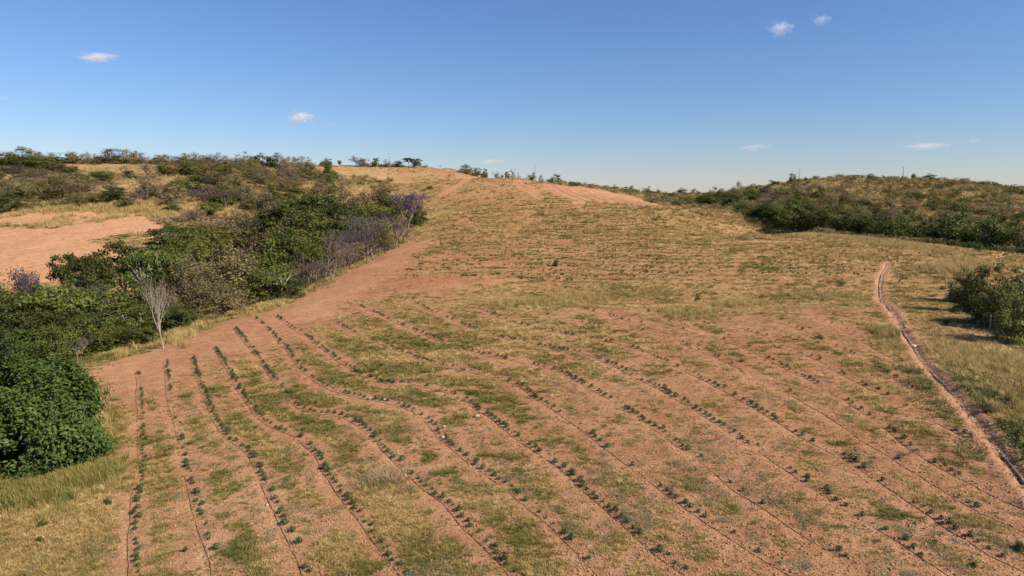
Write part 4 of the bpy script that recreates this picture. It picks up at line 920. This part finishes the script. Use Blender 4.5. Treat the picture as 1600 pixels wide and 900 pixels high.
scatter('trench_spoil', np.c_[tp, ground_h(tp[:, 0], tp[:, 1])], 0.04 + 0.12 * rng.random(len(tp)) ** 2.5, rng.random(len(tp)), SPO, 4, 'pale lumps of dug soil heaped along the pipe trench', 'soil', 0.5, seed=14)
x, y, rng = wedge(26000, 18, 70, seed=51); st = fbm(x, y, 4.0, 2, 75); k = (st > 0.55) & (row_dist(x, y) < 8)
x, y = x[k], y[k]
scatter('pebbles', np.c_[x, y, ground_h(x, y) + 0.005], 0.02 + 0.09 * rng.random(len(x)) ** 4, rng.random(len(x)), PEB, 4, 'small pale pebbles strewn over the near field', 'pebbles', 0.5, seed=5)
# scrub on the two far hillsides
x, y, rng = wedge(26000, 140, 345, seed=61); c, g, b, w = surface(x, y); sn = fbm(x, y, 16, 3, 77)
rt = (x > 18); up_r = sstep(310, 200, y)
k = (w > 0.7) & (b < 0.2) & (rng.random(len(x)) < np.where(rt, 0.22 + 0.72 * up_r * sstep(0.22, 0.5, sn), 0.55 * sstep(0.36, 0.58, sn)))
x, y = x[k], y[k]; tn = fbm(x, y, 9, 2, 79)
scatter('hillside_scrub', np.c_[x, y, ground_h(x, y)], rng.uniform(0.5, 1.5, len(x)), np.clip((tn - 0.3) * 1.6 + np.where(x > 18, 0.10 + 0.14 * sstep(300, 190, y), 0) + rng.normal(size=len(x)) * 0.12, 0, 1), SCRUB, 4, 'low dense scrub covering the far hillsides', 'scrub', seed=6)
print('scrub', len(x))
# planting dashes on the upper slope follow the contours
x, y, rng = wedge(90000, 72, 215, seed=71); c, g, b, w = surface(x, y); hb = base_h(x, y)
ph = row_phase(x, y, hb) % 1.0; gr = np.hypot(base_h(x + 1, y) - hb, base_h(x, y + 1) - hb)
k = (np.abs(ph - 0.75) < 0.06) & (gr > 0.03) & (y > 104) & (w < 0.2) & (b < 0.25) & (fbm(x, y, 5.0, 2, 83) > 0.36) & (row_dist(x, y) > 3.0) & (rng.random(len(x)) < 0.95)
rest += [(a_, b_, s_) for a_, b_, s_ in zip(x[k], y[k], rng.uniform(0.4, 0.95, k.sum()))]; print('dashes', k.sum())
rest = np.array(rest)
sp = source('far_seedling', SEED)
if len(rest): scatter('far_seedlings', np.c_[rest[:, :2], ground_h(rest[:, 0], rest[:, 1])], rest[:, 2], np.full(len(rest), 0.5), sp, 4, 'tiny dark seedlings on the farther stretches of the rows', 'seedlings', 0.1, seed=7)

# ------------------------------------------------------------------ the black pipe in its trench
Pp = TRENCH[:-4] + unit(np.gradient(TRENCH, axis=0))[:-4][:, ::-1] * [-1, 1] * 0.0
z = ground_h(Pp[:, 0], Pp[:, 1]); z = smooth(z[:, None], 6)[:, 0] + 0.03 - 0.12 * sstep(0.4, 0.7, vnoise(np.arange(len(z)) / 14.0, np.zeros(len(z)), 15)) * (np.arange(len(z)) > 60)
e = link('irrigation_pipe', None, None, (Pp[0, 0], Pp[0, 1], z[0] - 0.1)); prop(e, 'thick black irrigation pipe lying in a dug trench', 'pipe')
o = np.array(e.location); A = np.c_[Pp, z] - o
s_ = np.r_[0, np.cumsum(np.linalg.norm(np.diff(A, axis=0), axis=1))]
G = Geo(); tube(G, A, 0.10, 10); link('pipe_run', G.mesh('pipe_run', [M['pipe']], smooth_=True), e)
for sd_ in np.arange(6, s_[-1] - 4, 12):
    i = int(np.searchsorted(s_, sd_)); G = Geo(); tube(G, A[i:i + 2], 0.122, 10); link('coupling', G.mesh('coupling', [M['pipe']], smooth_=True), e)

# ------------------------------------------------------------------ single stones, posts, poles, buildings
def rock(px, py, wpx, label, mat='rock', flat=0.6, seed=1, name='rock', cat='rock'):
    x, y = hits([(px, py)])[0]; w = wpx * y / FPX
    me = stone(seed * 13 + int(px), M[mat], flat)
    b = link(name, me, None, (x, y, gz(x, y) + w * flat * 0.22), seed * 1.1, (w, w, w)); prop(b, label, cat)
    m = b.modifiers.new('round', 'SUBSURF'); m.levels = m.render_levels = 1
for a in [(745,652,12,'largest pale rock near the middle of the field'),(601,627,7,'small pale rock on the hose row left of field centre'),(417,790,9,'pale rock beside the third hose row near lower left'),
          (694,668,8,'upper pale stone of two beside the sixth hose row'),(692,683,9,'lower pale stone of two beside the sixth hose row'),(633,744,7,'small pale stone beside the straw-coloured dead bush'),(578,624,8,'flat pale stone in the grass left of field centre'),
          (1415,511,9,'white stone at the upper bend of the pipe trench'),(75,862,9,'flat pale stone at the lower left of the field'),(881,653,5,'tiny white stone beside the eighth hose row'),(1333,722,5,'tiny white stone right of the dark seedling, right field'),(1380,897,6,'white stone at the bottom frame edge, right')]:
    rock(*a, seed=len(a[3]))
rock(1428,539,13,'rumpled white sack lying across the pipe trench','white',0.4,5,'sack','sack')
def post(px, pyb, hpx, label, mat='post', lean=0.06, r=0.07):
    x, y = hits([(px, pyb)])[0]; h = hpx * y / FPX; rng = np.random.default_rng(int(px))
    G = Geo(); q = rng.normal(size=2) * lean
    tube(G, [(0, 0, -0.3), (q[0] * 0.4, q[1] * 0.4, h * 0.5), (q[0], q[1], h)], [r * 1.05, r, r * 0.9], 7)
    prop(link('fence_post', G.mesh('fence_post', [M[mat]]), None, (x, y, gz(x, y))), label, 'post', 'fence posts')
for a in [(1477,452,20,'weathered fence post left of the glossy tree clump'),(1495,472,22,'slim fence post at the left foot of glossy tree clump'),(1547,516,26,'pale fence post before the middle of glossy tree clump'),(1579,534,26,'pale fence post nearest the camera by glossy tree clump'),
          (39,334,6,'leftmost white fence post above the bare clearing'),(243,341,6,'rightmost white fence post above the bare clearing'),(158,336,5,'white fence post midway above the bare clearing')]:
    post(*a)
def pole(px, pyb, pyt, Y, label, arm=True, r=0.14):
    x, y, zt = at_depth(px, pyt, Y); z0 = gz(x, y); h = max(zt - z0, 3.0)
    e = link('utility_pole', None, None, (x, y, z0), 0.5); prop(e, label, 'pole', 'utility poles')
    G = Geo(); tube(G, [(0, 0, -0.5), (0, 0, h)], [r * 1.3, r * 0.8], 8); link('shaft', G.mesh('shaft', [M['pole']], smooth_=True), e)
    if arm:
        G = Geo(); tube(G, [(-0.95, 0, h - 0.35), (0.95, 0, h - 0.35)], 0.06, 4); link('crossarm', G.mesh('crossarm', [M['post']]), e)
        for q in (-0.85, 0, 0.85):
            G = Geo(); tube(G, [(q, 0, h - 0.3), (q, 0, h - 0.02)], [0.05, 0.07], 6); link('insulator', G.mesh('insulator', [M['white']]), e)
pole(608,262,239,372,'tall utility pole on the skyline right of the green tree'); pole(836,280,255,312,'tall thin utility pole on the ridge of the field'); pole(804,276,264,318,'short distant utility pole near the small houses',True,0.1)
pole(1412,279,261,298,'utility pole with crossarm on top of the right-hand hill'); pole(1250,280,264,300,'thin utility pole left on the right-hand hill',True,0.09)
def house(px, py_eave, Y, wpx, dep, wall, label, rz):
    x, y, ze = at_depth(px, py_eave, Y); z0 = gz(x, y); h = max(ze - z0, 2.6); w = wpx * Y / FPX; d = dep
    e = link('house', None, None, (x, y, z0), rz); prop(e, label, 'house')
    G = Geo(); V = [(-w/2,-d/2,-0.4),(w/2,-d/2,-0.4),(w/2,d/2,-0.4),(-w/2,d/2,-0.4),(-w/2,-d/2,h),(w/2,-d/2,h),(w/2,d/2,h),(-w/2,d/2,h),(-w/2,0,h+0.9),(w/2,0,h+0.9)]
    G.add(V, [[0,1,5,4],[2,3,7,6],[1,2,6,5],[3,0,4,7]], [[5,6,9],[7,4,8]]); link('wall', G.mesh('wall', [M[wall]]), e)
    G = Geo()
    for sg in (-1, 1):
        a = np.array([(-w/2-.3, sg*(d/2+.35), h-.16),(w/2+.3, sg*(d/2+.35), h-.16),(w/2+.3, 0, h+.98),(-w/2-.3, 0, h+.98)])
        G.add(np.vstack([a, a + [0,0,.09]]), [[0,1,2,3],[7,6,5,4],[0,4,5,1],[1,5,6,2],[2,6,7,3],[3,7,4,0]])
    link('roof', G.mesh('roof', [M['roof']]), e)
    for q, (cx, ww, zz0, zz1) in enumerate(((-w*.28,.9,h-1.7,h-.7),(w*.28,.9,h-1.7,h-.7),(0,.85,h-2.5,h-.6))):
        G = Geo(); b = [(cx-ww/2,-d/2-.03,zz0),(cx+ww/2,-d/2-.03,zz0),(cx+ww/2,-d/2-.03,zz1),(cx-ww/2,-d/2-.03,zz1)]
        G.add(b + [(p[0], p[1]+.06, p[2]) for p in b], [[0,1,2,3],[0,4,5,1],[1,5,6,2],[2,6,7,3],[3,7,4,0]]); link('window' if q < 2 else 'door', G.mesh('opening', [M['glass'] if q < 2 else M['post']]), e)
house(794,272,316,6,4.5,'wall','small cream house half hidden behind the ridge',0.3); house(780,276,318,10,4.0,'wall_blue','low pale blue house half hidden left of the cream house',0.15)

# ------------------------------------------------------------------ single shrubs and dry bushes in the field
def field_bush(px, py, wpx, hpx, kind, label, cat='shrub', name='shrub', v=0):
    x, y = hits([(px, py)])[0]; w = wpx * y / FPX; h = hpx * y / FPX / 0.97
    build_tree(kind, v, x, y, h, w, px * 0.37, name, label, cat, None, 0.03)
def straw_mesh(seed, nb, rad, h):
    me = tuft(seed, nb, rad, h, 0.05, 0.8, M['straw_bush']); me.attributes['blade'].name = 'tint'; return me
KINDS['straw'] = [[('stems', straw_mesh(7, 260, 7.0, 7.5)), ('leaves', straw_mesh(8, 420, 8.0, 4.2))]]
for a in [(868,415,14,13,'bush','bright green shrub alone on the upper field'),(1090,470,12,12,'bush','green shrub in the grassy band across mid field'),(1316,445,18,14,'olive_bush','spiky dark shrub left of the pipe trench'),(1280,530,18,12,'bush','low green shrub in the red soil, right of centre'),
          (1520,885,18,16,'bush','green shrub near the lower right corner'),(1588,685,26,28,'bush','dark green shrub at the right frame edge below the trench'),(1596,860,30,24,'bush','green shrub at the right frame edge near the bottom'),(1575,630,26,22,'olive_bush','round olive shrub in grass right of the trench'),
          (1545,645,24,20,'olive_bush','dark shrub in grass just right of the trench'),(1478,505,14,10,'bush','small green shrub between trench and glossy trees'),(1500,425,6,14,'bush','slim green sapling in yellow grass at right'),(1160,566,14,8,'olive_bush','brownish low shrub between rows, right of centre'),(290,862,11,12,'bush','bright green weed clump between the first two hose rows'),
          (67,822,20,14,'bush','green weed clump in dry grass at lower left'),(167,787,17,14,'bush','upright green weed clump left of the first hose row'),(62,846,18,12,'bush','lower green weed clump near the left frame edge')]:
    field_bush(*a, v=len(a[5]))
field_bush(605,752,44,19,'straw','straw-coloured dead bush among the rows, lower middle','bush','dead_bush')
field_bush(1405,444,34,20,'bare_brown','brown leafless bush beside the head of the trench','bush','dead_bush')
field_bush(1420,708,46,14,'bare','grey heap of dry branches between rows at right','branches','branch_heap')
field_bush(1478,834,22,14,'bare','small grey dry bush near the lower right','bush','dead_bush',1)
field_bush(220,654,9,7,'faded','small mauve-flowered plant beside the first hose row','plant','flowering_plant')

# ------------------------------------------------------------------ small clouds, far off
def mat_cloud(dens):
    t = NT('cloud'); co = t.n('ShaderNodeTexCoord').outputs['Object']
    ln = t.n('ShaderNodeVectorMath', operation='LENGTH'); t.l(co, ln.inputs[0])
    n = t.noise(co, 2.4, 4, 0.6, 0.4)
    k = t.math('ADD', t.math('SUBTRACT', 0.62, ln.outputs['Value']), t.math('MULTIPLY', t.math('SUBTRACT', n, 0.5), 2.3))
    k = t.math('MULTIPLY', t.math('MULTIPLY', k, 2.2, True), dens)
    v = t.n('ShaderNodeVolumeScatter'); v.inputs['Color'].default_value = (1, 0.99, 0.98, 1); t.l(k, v.inputs['Density']); v.inputs['Anisotropy'].default_value = 0.2
    t.l(v.outputs[0], t.out.inputs['Volume']); return t.m
def cloud(px, py, wpx, hpx, dens, label, D=4200.0, seed=0):
    x, y, z = at_depth(px, py, D); w = wpx * D / FPX / 2; h = hpx * D / FPX / 2
    rng = np.random.default_rng(seed); nu, nv = 20, 10; V = []
    for i in range(nv + 1):
        for j in range(nu): a = math.pi * i / nv; b = 2 * math.pi * j / nu; V.append((math.sin(a) * math.cos(b), math.sin(a) * math.sin(b), math.cos(a)))
    Q = [[i * nu + j, (i + 1) * nu + j, (i + 1) * nu + (j + 1) % nu, i * nu + (j + 1) % nu] for i in range(nv) for j in range(nu)]
    G = Geo(); G.add(np.array(V), Q); me = G.mesh('cloud', [mat_cloud(dens)])
    prop(link('cloud', me, None, (x, y, z), 0, (w, w * 0.5, h)), label, 'cloud', 'small clouds')
for i, a in enumerate([(150,89,84,22,0.020,'long thin white cloud high on the left'),(469,183,56,28,0.026,'small plump white cloud left of centre, low over the hills'),(1219,44,54,34,0.012,'wispy cloud high on the right, left one of a pair'),(1283,31,40,26,0.009,'wispy cloud high on the right, right one of a pair'),
      (1178,230,70,18,0.006,'faint pinkish cloud low over the right ridge'),(1448,228,100,18,0.006,'long faint cloud low above the right-hand hill'),(1522,220,34,12,0.005,'tiny faint cloud right of the long one over right hill'),(765,252,60,14,0.010,'faint low cloud just above the small houses'),(5,153,30,10,0.010,'tiny cloud cut by the left frame edge'),(520,194,40,8,0.006,'thin wisp right of the small plump cloud')]):
    cloud(*a, seed=i)
